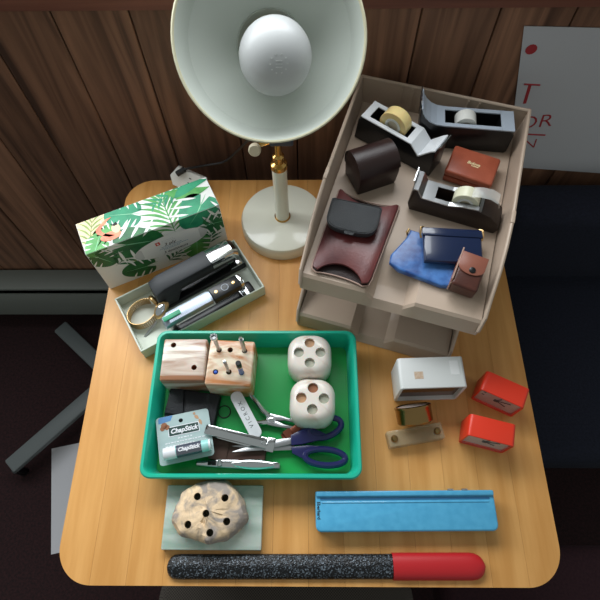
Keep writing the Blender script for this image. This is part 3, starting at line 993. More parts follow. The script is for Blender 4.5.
cur = [(-0.072, 0.078), (-0.069, 0.069), (-0.063, 0.060), (-0.055, 0.053), (-0.045, 0.0485), (-0.032, 0.047)]
dispenser('black tape dispenser with pale grey top and small white roll against the tray back', (0.247, 0.654, FZ), -6.5,
          [(-0.066, 0.0), (-0.075, 0.077)] + [(x, z - 0.001) for x, z in cur] + [(0.070, 0.046), (0.077, 0.038), (0.077, 0.004), (0.073, 0.0)], 0.042,
          [(x, z + 0.0005) for x, z in cur] + [(0.0555, 0.0475), (0.075, 0.0475)], (-0.032, 0.0555), 0.03, 'black', 'grey',
          (0.002, 0.040, 0.0165, 0.0125, 0.021, 'tapew', 'outlet'), (-0.0735, 0.0815, 75))
dispenser('black tape dispenser with silver plate and large yellowed tape roll', (0.140, 0.640, FZ), 143.5,
          [(-0.078, 0.0), (-0.078, 0.052), (-0.072, 0.053), (-0.052, 0.028), (-0.036, 0.044), (0.052, 0.048), (0.060, 0.040), (0.064, 0.0)], 0.040,
          [(-0.076, 0.055), (-0.070, 0.050), (-0.052, 0.0295), (-0.036, 0.0455), (-0.026, 0.046), (0.044, 0.049), (0.055, 0.0495)], (-0.026, 0.044), 0.03, 'black', 'ltgrey',
          (0.004, 0.050, 0.0235, 0.0135, 0.019, 'tape', 'outlet'), (-0.0775, 0.0565, 60))
dC = dispenser('dark brown tape dispenser with chrome deck and a loose clear tape end', (0.222, 0.508, FZ), -20.5,
               [(-0.066, 0.0), (-0.070, 0.012), (-0.067, 0.044), (-0.060, 0.046), (-0.052, 0.032), (-0.012, 0.031), (0.008, 0.037), (0.030, 0.040), (0.050, 0.034),
                (0.064, 0.022), (0.068, 0.010), (0.064, 0.0)], 0.036,
               [(-0.067, 0.048), (-0.060, 0.0475), (-0.052, 0.0335), (-0.034, 0.033), (-0.012, 0.033), (0.008, 0.039), (0.030, 0.0415), (0.034, 0.040)], (-0.034, 0.030), 0.022,
               'browndisp', 'steel', (0.010, 0.036, 0.0195, 0.0125, 0.019, 'tapec', 'outlet'), (-0.068, 0.053, 80))
b = bmesh.new()
tp = [(0.014, 0.0555), (0.026, 0.060), (0.040, 0.061), (0.052, 0.056), (0.056, 0.046)]
r0 = [b.verts.new((x, -0.0095, z)) for x, z in tp]; r1 = [b.verts.new((x, 0.0095, z)) for x, z in tp]
for k in range(len(tp) - 1):
    b.faces.new((r0[k], r0[k + 1], r1[k + 1], r1[k]))
bmesh.ops.solidify(b, geom=list(b.faces), thickness=0.0003)
add('tape_end', b, 'tapeclr', dC)

# ---------------------------------------------------------------- leather things in the upper tray
cs = thing('leather_case', 'dark brown leather case with rounded flap, leaning at the left tray wall', 'case', (0.0985, 0.576, FZ), 22, 'leather cases in the upper tray')
pf = [(-0.024, 0.0)]
for k in range(15):
    a = R(190 - 200 * k / 14)
    pf.append((0.0 + 0.0285 * cos(a), 0.033 + 0.0285 * sin(a)))
pf += [(0.024, 0.0)]
yz = Matrix(((0, -1, 0, 0), (1, 0, 0, 0), (0, 0, 1, 0), (0, 0, 0, 1)))
add('body', profile_y(pf, 0.066, bev=0.003, mtx=yz), 'leather_dk', cs)
fl = bmesh.new()
op = []
for k in range(17):
    a = R(165 - 185 * k / 16)
    op.append((0.0293 * cos(a), 0.033 + 0.0293 * sin(a)))
ip = [(x * 0.965, 0.033 + (z - 0.033) * 0.965) for x, z in op]
add('flap', profile_y(op + ip[::-1], 0.0665, mtx=yz), 'leather_dk', cs)

rb_ = thing('leather_box', 'red-brown leather jewellery box with small gold lettering on its lid', 'box', (0.256, 0.581, FZ), -24)
add('base', box(0.073, 0.056, 0.012, (0, 0, 0), bev=0.003, base=True), 'leather_red', rb_)
ld = add('lid', box(0.074, 0.057, 0.012, (0, 0, 0.0122), bev=0.004, seg=3, base=True), 'leather_red', rb_)
b = text('Bulova', 0.0075, 0.0001, 0.25, bold=0.00025)
tx(b, Tr(0.0, 0.001, 0.02435))
merge(b, text('watches', 0.0036, 0.0001, bold=0.0002), Tr(0.003, -0.0035, 0.02435))
add('lettering', b, 'goldfoil', ld)

# burgundy sleeve: two layers with curved mouths
sv = thing('leather_sleeve', 'flat burgundy leather sleeve with curved open mouth, under the black coin purse', 'sleeve', (0.069, 0.461, FZ), -19.5)


def sleeve(w0, w1, l, dip, rise, n=12):
    pts = []
    for k in range(n + 1):
        t = -1 + 2 * k / n
        pts.append((t * (w0 / 2 - 0.010), -l / 2 + rise * (1 - t * t) ** 0.8))
    pts += [(w0 / 2 - 0.002, -l / 2 + 0.004), (w0 / 2, -l / 2 + 0.014), (w1 / 2, l / 2)]
    for k in range(n + 1):
        t = 1 - 2 * k / n
        pts.append((t * (w1 / 2 - 0.004), l / 2 - dip * (1 - t * t)))
    pts += [(-w1 / 2, l / 2), (-w0 / 2, -l / 2 + 0.014), (-w0 / 2 + 0.002, -l / 2 + 0.004)]
    return pts


add('back_panel', prism(sleeve(0.088, 0.097, 0.150, 0.008, 0.004), 0, 0.003, bev=0.0008), 'leather_dk', sv)
sl = prism(sleeve(0.086, 0.094, 0.148, 0.020, 0.018), 0.0, 0.004, bev=0.001)
for v in sl.verts:                       # the front layer swells a little
    v.co.z += 0.0045 + 0.006 * max(0, 1 - (v.co.x / 0.05) ** 2) * (1 if abs(v.co.y) < 0.09 else 0)
add('front_panel', sl, 'burgundy', sv)
add('stitched_edge', tube([(x, y, 0.0045) for x, y in sleeve(0.0885, 0.0970, 0.151, 0.008, 0.004)], 0.0012, 6, True), 'edge_lt', sv)

cp = thing('coin_purse', 'black pebbled-leather horseshoe coin purse lying on the burgundy sleeve', 'purse', (0.066, 0.480, FZ + 0.0150), -15)


def dshape(w, l, n=16):
    pts = [(-w / 2 + 0.003, l / 2), (-w / 2, l / 2 - 0.002)]
    for k in range(n + 1):
        a = pi + pi * k / n
        c_, s_ = cos(a), sin(a)
        pts.append((math.copysign(abs(c_) ** 0.6, c_) * w / 2, -0.002 + math.copysign(abs(s_) ** 0.75, s_) * (l / 2 - 0.002)))
    pts += [(w / 2, l / 2 - 0.002), (w / 2 - 0.003, l / 2)]
    return pts


add('pouch', prism(dshape(0.074, 0.050), 0, 0.010, bev=0.003), 'leather_bk', cp)
add('flap', prism(dshape(0.076, 0.054), 0.0105, 0.0145, bev=0.0018), 'leather_bk', cp)
add('tab', prism([(-0.008, -0.0262), (-0.006, -0.031), (0.006, -0.031), (0.008, -0.0262)], 0.0105, 0.0135, bev=0.001), 'leather_bk', cp)
add('stitching', tube([(x * 0.93, y * 0.92, 0.0146) for x, y in dshape(0.076, 0.054)], 0.0005, 5, True), 'black', cp)

bp_ = thing('leather_pouch', 'bright blue leather squeeze pouch at the front of the upper tray', 'pouch', (0.168, 0.425, FZ), -22, 'blue pouches in the upper tray')
pp = prism([(-0.044, -0.028), (-0.046, -0.016), (-0.034, 0.020), (-0.032, 0.036), (0.048, 0.036), (0.047, 0.020), (0.053, -0.016), (0.050, -0.034), (0.034, -0.038), (-0.028, -0.036)], 0, 0.010, bev=0.003, seg=3)
for v in pp.verts:
    if v.co.z > 0.006:
        v.co.z += 0.004 * sin(v.co.x * 90) * cos(v.co.y * 70)
add('bag', pp, 'bluelea', bp_)
for s in (-1, 1):
    add('clasp_corner', tube([(-0.034 if s < 0 else 0.0495, 0.030, 0.003), (-0.036 if s < 0 else 0.0515, 0.030, 0.009), (-0.034 if s < 0 else 0.0495, 0.035, 0.012)], 0.0018, 8), 'gold', bp_)

wl = thing('leather_purse', 'glossy navy leather purse with gold corners on the blue pouch', 'purse', (0.205, 0.434, FZ + 0.0145), -4, 'blue pouches in the upper tray')
wp = prism([(-0.040, -0.028), (-0.041, 0.026), (0.043, 0.026), (0.042, -0.022), (0.036, -0.028)], 0, 0.010, bev=0.0035, seg=3)
add('body', wp, 'navylea', wl)
add('top_band', prism([(-0.042, 0.014), (-0.042, 0.0275), (0.044, 0.0275), (0.044, 0.014)], 0.0075, 0.0118, bev=0.0015), 'navylea', wl)
for s in (-1, 1):
    add('clasp_corner', tube([(s * 0.043, 0.012, 0.006), (s * 0.0450, 0.018, 0.010), (s * 0.0440, 0.026, 0.012), (s * 0.040, 0.0285, 0.010)], 0.0016, 8), 'gold', wl)

sn = thing('snap_case', 'small brown leather case with a snap flap at the front right tray corner', 'case', (0.2215, 0.388, FZ + 0.006), -24, 'leather cases in the upper tray')
add('body', box(0.036, 0.050, 0.030, (0, 0, 0), bev=0.004, seg=3, base=True, mtx=Tr(0, 0, 0.0) @ Rx(8)), 'snapbrown', sn)
fp = [(-0.018, 0.026), (-0.018, 0.006)] + [(-0.018 * cos(pi * k / 10), 0.006 - 0.011 * sin(pi * k / 10)) for k in range(1, 10)] + [(0.018, 0.006), (0.018, 0.026)]
ff = add('flap', prism(fp, 0.0302, 0.0325, bev=0.0008, mtx=Rx(8)), 'flapbrown', sn)
add('snap', lathe([(0, 0), (0.0045, 0), (0.0042, 0.0012), (0.002, 0.002), (0, 0.0018)], 18, mtx=Rx(8) @ Tr(0.002, 0.002, 0.0325)), 'black', ff)
add('pale_edge', tube([(-0.0185, y, z + 0.0) for y, z in ((0.027, 0.034), (0.0, 0.031), (-0.022, 0.028), (-0.026, 0.022), (-0.026, 0.002))], 0.0011, 6), 'edge_lt', sn)
add('side_gusset', box(0.002, 0.044, 0.024, (-0.0185, 0, 0.003), bev=0.0005, seg=1, base=True, mtx=Rx(8)), 'flapbrown', sn)

# ================================================================ green tray
GX0, GX1, GY0, GY1, GH = -0.239, 0.076, 0.134, 0.359, 0.045
gt = thing('plastic_tray', 'rectangular teal-green plastic tray holding stone blocks, scissors and clippers', 'tray', ((GX0 + GX1) / 2, (GY0 + GY1) / 2, 0))
gw, gd = GX1 - GX0, GY1 - GY0


def rr(w, d, r, z, n=7):
    return [(x, y, z) for x, y in rrect(-w / 2, -d / 2, w / 2, d / 2, r, n)]


def loft(rings, cap0=False, cap1=False):
    b = bmesh.new()
    vs = [[b.verts.new(p) for p in r_] for r_ in rings]
    n = len(vs[0])
    for a, c_ in zip(vs, vs[1:]):
        for k in range(n):
            b.faces.new((a[k], a[(k + 1) % n], c_[(k + 1) % n], c_[k]))
    if cap0:
        b.faces.new(vs[0][::-1])
    if cap1:
        b.faces.new(vs[-1])
    bmesh.ops.recalc_face_normals(b, faces=b.faces)
    return b


add('walls', loft([rr(gw - 0.022, gd - 0.022, 0.012, 0.0), rr(gw - 0.008, gd - 0.008, 0.014, GH - 0.010), rr(gw, gd, 0.016, GH - 0.009), rr(gw, gd, 0.016, GH - 0.002),
                   rr(gw - 0.003, gd - 0.003, 0.0155, GH), rr(gw - 0.010, gd - 0.010, 0.013, GH), rr(gw - 0.013, gd - 0.013, 0.012, GH - 0.002),
                   rr(gw - 0.026, gd - 0.026, 0.010, 0.003)], cap0=True), 'green', gt)
add('bottom', prism(rrect(-gw / 2 + 0.0131, -gd / 2 + 0.0131, gw / 2 - 0.0131, gd / 2 - 0.0131, 0.010), 0.0021, 0.0031), 'greenfloor', gt)
G0 = 0.0033


def stone_cube(label, loc, rz, m, sx, sy, h, holes, fills):
    c_ = thing('stone_block', label, 'stone block', loc, rz, 'onyx blocks in the green tray')
    cut = [lathe([(0, h - 0.022), (0.0042, h - 0.022), (0.0042, h + 0.01), (0, h + 0.01)], 18, mtx=Tr(x, y, 0)) for x, y in holes]
    add('block', boolean(box(sx, sy, h, (0, 0, 0), bev=0.003, seg=3, base=True), cut), m, c_)
    for k, (x, y) in enumerate(holes):
        add('hole_lining', ring(0.0042, 0.0039, 0.02, 18, mtx=Tr(x, y, h - 0.0215)), fills[k], c_)
        add('hole_floor', lathe([(0, 0), (0.0039, 0), (0.0039, 0.001), (0, 0.001)], 14, mtx=Tr(x, y, h - 0.0215)), fills[k], c_)
    return c_


CH = 0.059
stone_cube('square onyx pen block with brown bands and two empty holes', (-0.1885, 0.304, G0), 0, 'onyxA', 0.067, 0.067, CH, [(-0.018, 0.023), (0.017, -0.013)], ['holed', 'holed'])
cb_holes = [(-0.019, 0.019), (-0.002, 0.020), (-0.020, -0.016), (0.020, 0.020), (0.000, -0.015), (0.019, -0.015)]
stone_cube('square tan onyx pen block holding four thin metal picks', (-0.1178, 0.299, G0), -3, 'onyxB', 0.069, 0.072, CH, cb_holes, ['holed'] * 6)


def cbp(k):
    x, y = cb_holes[k]; a = R(-3)
    return (-0.1178 + x * cos(a) - y * sin(a), 0.299 + x * sin(a) + y * cos(a))


HB = G0 + CH - 0.020
for k, lab, prof_, m_, cap_ in (
        (0, 'silver pick with a wide ring top in the onyx block', [(0, 0), (0.0016, 0), (0.0022, 0.03), (0.0024, 0.070), (0, 0.070)], 'steel', 'ringtop'),
        (3, 'flat silver pick at the right rear of the onyx block', [(0, 0), (0.0016, 0), (0.0024, 0.02), (0.0026, 0.066), (0, 0.066)], 'steel', 'flat'),
        (4, 'thin plain silver pick at the front middle of the onyx block', [(0, 0), (0.001, 0), (0.0016, 0.02), (0.0020, 0.066), (0, 0.067)], 'steel', None),
        (5, 'short blue pick with a dark chrome cap in the onyx block', [(0, 0), (0.0022, 0), (0.0028, 0.006), (0.0028, 0.046), (0, 0.046)], 'penblue', 'darkcap')):
    x, y = cbp(k)
    p_ = thing('metal_pick', lab, 'pick', (x, y, HB), 0, 'picks in the onyx block')
    add('shaft', lathe([(r_ * 1.3, z_) for r_, z_ in prof_], 16), m_, p_)
    if cap_ == 'ringtop':
        add('ring_top', ring(0.0054, 0.0032, 0.004, 24, mtx=Tr(0, 0, 0.0690)), 'chrome', p_)
    elif cap_ == 'darkcap':
        add('cap', lathe([(0.0038, 0.0452), (0.0040, 0.047), (0.0040, 0.062), (0.0034, 0.0635), (0, 0.0635)], 16), 'black', p_)
        add('cap_band', ring(0.0042, 0.0037, 0.003, 16, mtx=Tr(0, 0, 0.046)), 'chrome', p_)
    elif cap_ == 'flat':
        add('flat_end', box(0.005, 0.0022, 0.018, (0, 0, 0.056), bev=0.0006, seg=1, base=True), 'chrome', p_)
x, y = cbp(2)
p_ = thing('blue_plug', 'small round blue plug in the front left hole of the onyx block', 'plug', (x, y, HB), 0)
add('plug', lathe([(0, 0), (0.0031, 0), (0.0031, 0.0185), (0.002, 0.0205), (0, 0.021)], 16), 'bluedot', p_)


def stone_die(label, loc, rz, fills):
    c_ = thing('stone_holder', label, 'stone holder', loc, rz, 'rounded white stone holders in the green tray')
    s, h_ = 0.068, 0.060
    hp = [(0.0, 0.0165), (-0.0165, 0.001), (0.0165, 0.001), (0.0, -0.0155)]
    cut = [lathe([(0, h_ - 0.007), (0.0076, h_ - 0.007), (0.0080, h_ + 0.01), (0, h_ + 0.01)], 28, mtx=Tr(x, y, 0)) for x, y in hp]
    b_ = loft([rr(s - 0.016, s - 0.016, 0.018, 0.0), rr(s - 0.006, s - 0.006, 0.022, 0.004), rr(s, s, 0.024, 0.014), rr(s, s, 0.024, h_ - 0.022),
               rr(s - 0.002, s - 0.002, 0.024, h_ - 0.013), rr(s - 0.007, s - 0.007, 0.023, h_ - 0.006), rr(s - 0.014, s - 0.014, 0.021, h_ - 0.002),
               rr(s - 0.024, s - 0.024, 0.016, h_)], True, True)
    add('block', boolean(b_, cut), 'onyxW', c_)
    for k, (x, y) in enumerate(hp):
        add('hole_floor', lathe([(0, 0), (0.0076, 0), (0.0076, 0.0012), (0, 0.0012)], 24, mtx=Tr(x, y, h_ - 0.0069)), fills[k], c_)
    return c_


stone_die('rounded white stone holder with four holes, at the rear right of the green tray', (0.0025, 0.3140, G0), 0, ['holet', 'holeg', 'holeg', 'holeg'])
stone_die('rounded white veined stone holder with four holes, beside the scissor handles', (0.0065, 0.2430, G0), -2, ['holed', 'holet', 'holeg', 'holeg'])

# black wallet
wa = thing('wallet', 'folded black leather wallet under the lip balm card in the green tray', 'wallet', (-0.1795, 0.2385, G0 + 0.0002), -8)
add('lower_leaf', box(0.080, 0.060, 0.007, (0, 0, 0), bev=0.0025, base=True), 'wallet', wa)
add('upper_leaf', box(0.079, 0.059, 0.007, (0, 0, 0.0072), bev=0.0025, base=True), 'wallet', wa)
add('flap', prism([(-0.039, 0.028), (-0.039, -0.012), (-0.010, -0.010), (-0.018, 0.028)], 0.0144, 0.0175, bev=0.001), 'wallet', wa)

# lip balm card
ch = thing('lip_balm_pack', 'carded lip balm tube on a pale printed blister card in the green tray', 'lip balm', (-0.1830, 0.1955, 0.0), 12,
           rot=(R(-3), R(3), R(13)))
ch.location.z = T + 0.0275
CW, CL = 0.079, 0.072
card_poly = rrect(-CW / 2, -CL / 2, CW / 2, CL / 2, 0.005)
cb = plate(card_poly, [circ(0.0032, 18, -0.003, 0.0255)], 0.0008)
add('card', cb, 'blister', ch)
add('sky_print', prism([(-0.036, 0.026), (-0.036, 0.033), (-0.033, 0.0358), (-0.014, 0.0358), (-0.018, 0.028)], 0.0004, 0.0006), 'blistersky', ch)
bb = bmesh.new()
for x, y, r in ((-0.028, 0.022, 0.005), (-0.024, 0.019, 0.004), (-0.031, 0.018, 0.0035)):
    lathe([(0, 0.0004), (r, 0.0004), (r, 0.0008), (0, 0.0008)], 9, bb, Tr(x, y, 0))
add('leaf_print', bb, 'holed', ch)
bb = bmesh.new()
for x0, y0, x1, y1, w_ in ((0.018, 0.029, 0.024, 0.022, 0.0025), (0.024, 0.022, 0.027, 0.012, 0.0022), (0.017, 0.030, 0.019, 0.034, 0.002)):
    prism(lens(x0, y0, x1, y1, w_), 0.0004, 0.0008, bm=bb)
add('figure_print', bb, 'holet', ch)
add('label_border', prism(rrect(-0.023, 0.0035, 0.023, 0.0185, 0.001), 0.0004, 0.0007), 'tagwhite', ch)
add('label_panel', prism(rrect(-0.022, 0.0045, 0.022, 0.0175, 0.001), 0.0004, 0.0009), 'labelgreen', ch)
add('lettering', tx(text('ChapStick', 0.0098, 0.0001, 0.25, bold=0.0003), Tr(0, 0.0108, 0.001)), 'tagwhite', ch)
bb = bmesh.new()
for y, x0, x1 in ((-0.0005, -0.010, 0.010), (-0.0055, -0.029, 0.029), (-0.0105, -0.029, 0.012)):
    xx = x0
    while xx < x1:
        wd_ = random.uniform(0.002, 0.006)
        box(min(wd_, x1 - xx), 0.0013, 0.0003, (xx + wd_ / 2, y, 0.0006), bm=bb)
        xx += wd_ + 0.0012
add('small_print', bb, 'tagwhite', ch)
tbm = Tr(0.003, -0.0225, 0.0092) @ Ry(90)
add('tube', lathe([(0, -0.0305), (0.0084, -0.0305), (0.0084, 0.0305), (0, 0.0305)], 28, mtx=tbm), 'mint', ch)
add('cap', lathe([(0.0086, -0.034), (0.0088, -0.0165), (0.0, -0.0165)], 28, mtx=tbm), 'tagwhite', ch)
add('label', ring(0.0087, 0.0080, 0.036, 32, mtx=tbm @ Tr(0, 0, -0.0155)), 'labelnavy', ch)
add('end_knob', lathe([(0.0080, 0.0305), (0.0080, 0.0335), (0, 0.0335)], 24, mtx=tbm), 'tagwhite', ch)
add('tube_lettering', tx(text('ChapStick', 0.0076, 0.0001, 0.25, bold=0.0003), Tr(0.0055, -0.0228, 0.0182)), 'tagwhite', ch)
bl_ = loft([[(x, y, 0.0005) for x, y in rrect(-0.036, -0.0345, 0.036, -0.0105, 0.006)], [(x, y, 0.014) for x, y in rrect(-0.0345, -0.0335, 0.0350, -0.0115, 0.006)],
            [(x, y, 0.0192) for x, y in rrect(-0.032, -0.031, 0.033, -0.014, 0.006)]], False, True)
add('blister', bl_, 'cover', ch)

# brown suede pouch under the clippers
sp_ = thing('suede_pouch', 'flat dark brown pouch under the chrome clippers in the green tray', 'pouch', (-0.108, 0.178, G0), -8)
add('pouch', prism(rrect(-0.040, -0.017, 0.045, 0.017, 0.006), 0, 0.007, bev=0.002), 'brownsuede', sp_)
add('flap', prism(rrect(-0.040, -0.017, -0.012, 0.017, 0.004), 0.0071, 0.009, bev=0.0006), 'brownsuede', sp_)

# long nail clipper at the tray front
nc = thing('nail_clipper', 'large chrome nail clipper lying along the front wall of the green tray', 'nail clipper', (-0.104, 0.1585, G0), -1.5, 'nail clippers in the green tray')


def shoe(l, w_, n=14, head=0.75):
    pts = []
    for k in range(n + 1):
        t = k / n
        pts.append((-l / 2 + l * t, -w_ / 2 * (1 - (1 - head) * (1 - t)) * (sin(pi * min(max(t, 0.03), 0.97)) ** 0.25)))
    return pts + [(x, -y) for x, y in pts[::-1]]


add('lower_arm', prism(shoe(0.124, 0.013), 0.002, 0.0045, bev=0.0006), 'steel', nc)
add('upper_arm', prism(shoe(0.122, 0.013), 0.008, 0.0105, bev=0.0008), 'chrome', nc)
add('lever', tx(lathe([(0, -0.034)] + [(0.0075 * sin(pi * k / 12) ** 0.6, -0.034 + 0.068 * k / 12) for k in range(1, 12)] + [(0, 0.034)], 20), Tr(0.024, 0, 0.0128) @ Ry(90) @ Matrix.Diagonal((0.35, 1, 1, 1))), 'chrome', nc)
add('pin', tube([(-0.026, 0, 0.0), (-0.026, 0, 0.0165)], 0.003, 12), 'chrome', nc)
add('roller', tube([(-0.026, -0.005, 0.0150), (-0.026, 0.005, 0.0150)], 0.0028, 12), 'chrome', nc)
add('slot', box(0.012, 0.006, 0.001, (-0.038, 0, 0.0106), base=True), 'dark', nc)
add('file_strip', box(0.070, 0.006, 0.0012, (0.02, -0.0012, 0.0046), base=True), 'steel', nc)

# second clipper, diagonal
nc = thing('nail_clipper', 'wide chrome toenail clipper lying diagonally over the brown pouch', 'nail clipper', (-0.104, 0.1955, G0 + 0.0097), -12, 'nail clippers in the green tray')
add('lower_arm', prism([(-0.052, -0.006), (0.036, -0.010), (0.050, -0.009), (0.050, 0.009), (0.036, 0.010), (-0.052, 0.006)], 0, 0.0028, bev=0.0006), 'chrome', nc)
add('upper_arm', profile_y([(-0.050, 0.018), (-0.046, 0.0205), (0.038, 0.0095), (0.050, 0.003), (0.050, 0.0005), (0.036, 0.006)], 0.015, bev=0.0015), 'chrome', nc)
add('spring', profile_y([(-0.040, 0.003), (0.030, 0.0030), (0.034, 0.0060), (0.030, 0.0045)], 0.006), 'steel', nc)
add('jaw', box(0.012, 0.021, 0.007, (0.0495, 0, 0.001), bev=0.001, base=True), 'chrome', nc)
add('pin', tube([(0.040, 0, -0.001), (0.040, 0, 0.013)], 0.0032, 12), 'chrome', nc)

# white tag / penknife
tg = thing('penknife', 'slim white rounded tag with grey capital letters lying across the clippers', 'penknife', (-0.094, 0.229, G0 + 0.0200), -60, rot=(0, R(8), R(-60)))
add('handle', prism(rrect(-0.039, -0.0095, 0.039, 0.0095, 0.009), 0, 0.005, bev=0.0015), 'tagwhite', tg)
add('lettering', tx(text('V I C R O X', 0.0085, 0.0001), Tr(0, 0.0, 0.0051) @ Rz(180)), 'greymetal', tg)
add('liner', prism(rrect(-0.036, -0.0075, 0.036, 0.0075, 0.007), -0.0022, -0.0001), 'steel', tg)

# chrome pliers
pl = thing('pliers', 'small chrome pliers with round pivot beside the white tag', 'pliers', (-0.056, 0.224, G0 + 0.0055), -12)
for s in (-1, 1):
    jaw = prism([(-0.008, 0.0), (-0.004, s * 0.009), (0.010, s * 0.009), (0.030, s * 0.0075), (0.040, s * 0.0045), (0.040, s * 0.003), (0.020, s * 0.0032), (0.012, s * 0.001), (0.004, 0)][::s],
                0.0 if s > 0 else 0.001, 0.006 if s > 0 else 0.0065, bev=0.0008)
    add('jaw', jaw, 'steel', pl)
add('handle', tube([(-0.004, 0.004, 0.003), (-0.018, 0.012, 0.003), (-0.034, 0.026, 0.003), (-0.043, 0.033, 0.003)], [0.0045, 0.004, 0.0036, 0.003], 10), 'chrome', pl)
add('handle', tube([(-0.004, -0.004, 0.003), (-0.016, -0.008, 0.003), (-0.026, -0.010, 0.003)], [0.0045, 0.004, 0.0032], 10), 'chrome', pl)
add('pivot', lathe([(0, 0), (0.0048, 0), (0.0048, 0.0075), (0.003, 0.0085), (0, 0.0085)], 20), 'chrome', pl)
add('pivot_ring', ring(0.0064, 0.0052, 0.0074, 20), 'steel', pl)

# staple remover
sr = thing('staple_remover', 'rusty brown jaw staple remover by the front stone holder', 'staple remover', (-0.0235, 0.2065, G0), 35)
for s in (-1, 1):
    add('jaw', profile_y([(-0.018, 0.002 if s < 0 else 0.010), (0.012, 0.001 if s < 0 else 0.014), (0.018, 0.004), (0.016, 0.008), (0.004, 0.007), (-0.018, 0.008 if s < 0 else 0.0125)], 0.011 if s > 0 else 0.008, bev=0.0006), 'rust', sr)
add('spring', tube([(-0.012 + 0.004 * cos(k * 0.7), 0, 0.007 + 0.004 * sin(k * 0.7)) for k in range(10)], 0.0012, 6), 'black', sr)
add('thumb_plate', box(0.012, 0.014, 0.0016, (-0.008, 0, 0.0128), bev=0.0005, seg=1, base=True), 'rust', sr)

# scissors
sc = thing('scissors', 'scissors with dark navy plastic handles at the right of the green tray', 'scissors', (-0.062, 0.184, G0 + 0.0105), 5)


def loop_path(cx, cy, rx, ry, ang, n=28):
    out = []
    for k in range(n):
        t = 2 * pi * k / n
        x, y = rx * cos(t), ry * sin(t)
        out.append((cx + x * cos(R(ang)) - y * sin(R(ang)), cy + x * sin(R(ang)) + y * cos(R(ang)), 0))
    return out


for s, zz in ((1, 0.0035), (-1, 0.0)):
    bl = prism([(0.042, -s * 0.000), (0.040, s * 0.009), (0.0, s * 0.007), (-0.050, -s * 0.004), (-0.052, -s * 0.005), (-0.006, -s * 0.006)][::s], zz, zz + 0.0016, bev=0.0003)
    add('blade', bl, 'steel', sc)
h1 = tube(loop_path(0.090, 0.019, 0.025, 0.0135, 14), 0.0048, 10, True, mtx=Tr(0, 0, 0.0052))
prism([(0.037, 0.012), (0.037, -0.003), (0.052, -0.003), (0.080, 0.001), (0.094, 0.006), (0.086, 0.012), (0.070, 0.020), (0.062, 0.022)], 0.0015, 0.0090, bev=0.0015, bm=h1)
add('handle', h1, 'navy', sc)
h2 = tube(loop_path(0.085, -0.0235, 0.030, 0.0115, -9), 0.0048, 10, True, mtx=Tr(0, 0, 0.0032))
prism([(0.037, -0.005), (0.037, -0.014), (0.050, -0.022), (0.060, -0.024), (0.062, -0.012), (0.085, -0.008), (0.060, -0.004)], -0.0005, 0.0065, bev=0.0015, bm=h2)
add('handle', h2, 'navy', sc)
add('rivet', lathe([(0, -0.001), (0.0038, -0.001), (0.0038, 0.0062), (0.002, 0.0068), (0, 0.0068)], 18), 'chrome', sc)

# hair ring
hr = thing('hair_elastic', 'thin black ring with a small bead lying on the green tray floor', 'ring', (-0.1305, 0.2385, G0 + 0.0010))
add('loop', tube([(0.0095 * cos(2 * pi * k / 30), 0.0095 * sin(2 * pi * k / 30), 0) for k in range(30)], 0.0008, 6, True), 'cord', hr)
add('bead', lathe([(0, -0.0008), (0.0018, 0), (0.0018, 0.0022), (0, 0.003)], 10, mtx=Tr(-0.0095, -0.004, 0)), 'cord', hr)

# ================================================================ marble slab, stone puck
sb = thing('marble_slab', 'pale green marble slab under the pierced stone disc', 'slab', (-0.1345, 0.0865, 0))
add('slab', box(0.139, 0.085, 0.013, (0, 0, 0), bev=0.002, seg=2, base=True), 'slab', sb)
pk = thing('stone_pen_holder', 'rough beige stone disc with six drilled holes on the marble slab', 'stone holder', (-0.137, 0.0925, 0.0132))
rnd = random.Random(3)
ph = [rnd.uniform(0, 6.28) for _ in range(6)]


def rad(t):
    return 1 + 0.05 * sin(2 * t + ph[0]) + 0.035 * sin(3 * t + ph[1]) + 0.03 * sin(5 * t + ph[2]) + 0.018 * sin(9 * t + ph[3]) + 0.012 * sin(14 * t + ph[4])


b = bmesh.new()
N_ = 72
prof_ = [(0.90, 0.0), (1.0, 0.006), (1.01, 0.012), (0.97, 0.019), (0.90, 0.0235), (0.78, 0.0262), (0.6, 0.0272), (0.4, 0.0278), (0.2, 0.028)]
rg = []
for r_, z in prof_:
    row = []
    for k in range(N_):
        t = 2 * pi * k / N_
        rr_ = r_ * 0.0455 * (rad(t) if r_ > 0.5 else 1 + (rad(t) - 1) * r_)
        x, y = rr_ * 1.08 * cos(t), rr_ * 0.95 * sin(t)
        dz = (0.0016 * sin(x * 160 + 1) * cos(y * 150) + 0.0010 * sin(x * 420 + y * 300)) * min(1, z / 0.01)
        dz += (-0.0028 if (z > 0.02 and x < 0.004 and y > -0.35 * x - 0.018 and x < -0.004) else 0)
        dz += (-0.0020 if (z > 0.015 and y < 0.55 * x - 0.008) else 0)
        row.append(b.verts.new((x, y, z + dz)))
    rg.append(row)
cv = b.verts.new((0, 0, 0.028)); bv = b.verts.new((0, 0, 0))
for a, c_ in zip(rg, rg[1:]):
    for k in range(N_):
        b.faces.new((a[k], a[(k + 1) % N_], c_[(k + 1) % N_], c_[k]))
for k in range(N_):
    b.faces.new((rg[-1][k], rg[-1][(k + 1) % N_], cv)); b.faces.new((rg[0][(k + 1) % N_], rg[0][k], bv))
bmesh.ops.recalc_face_normals(b, faces=b.faces)
hl = [(-0.0175, 0.0185), (0.0215, 0.0165), (-0.0035, -0.0035), (-0.027, -0.0175), (0.0255, -0.0135), (0.0035, -0.0275)]
me = boolean(b, [lathe([(0, 0.008), (0.0050, 0.008), (0.0050, 0.05), (0, 0.05)], 20, mtx=Tr(x, y, 0)) for x, y in hl])
add('disc', me, 'stone', pk)
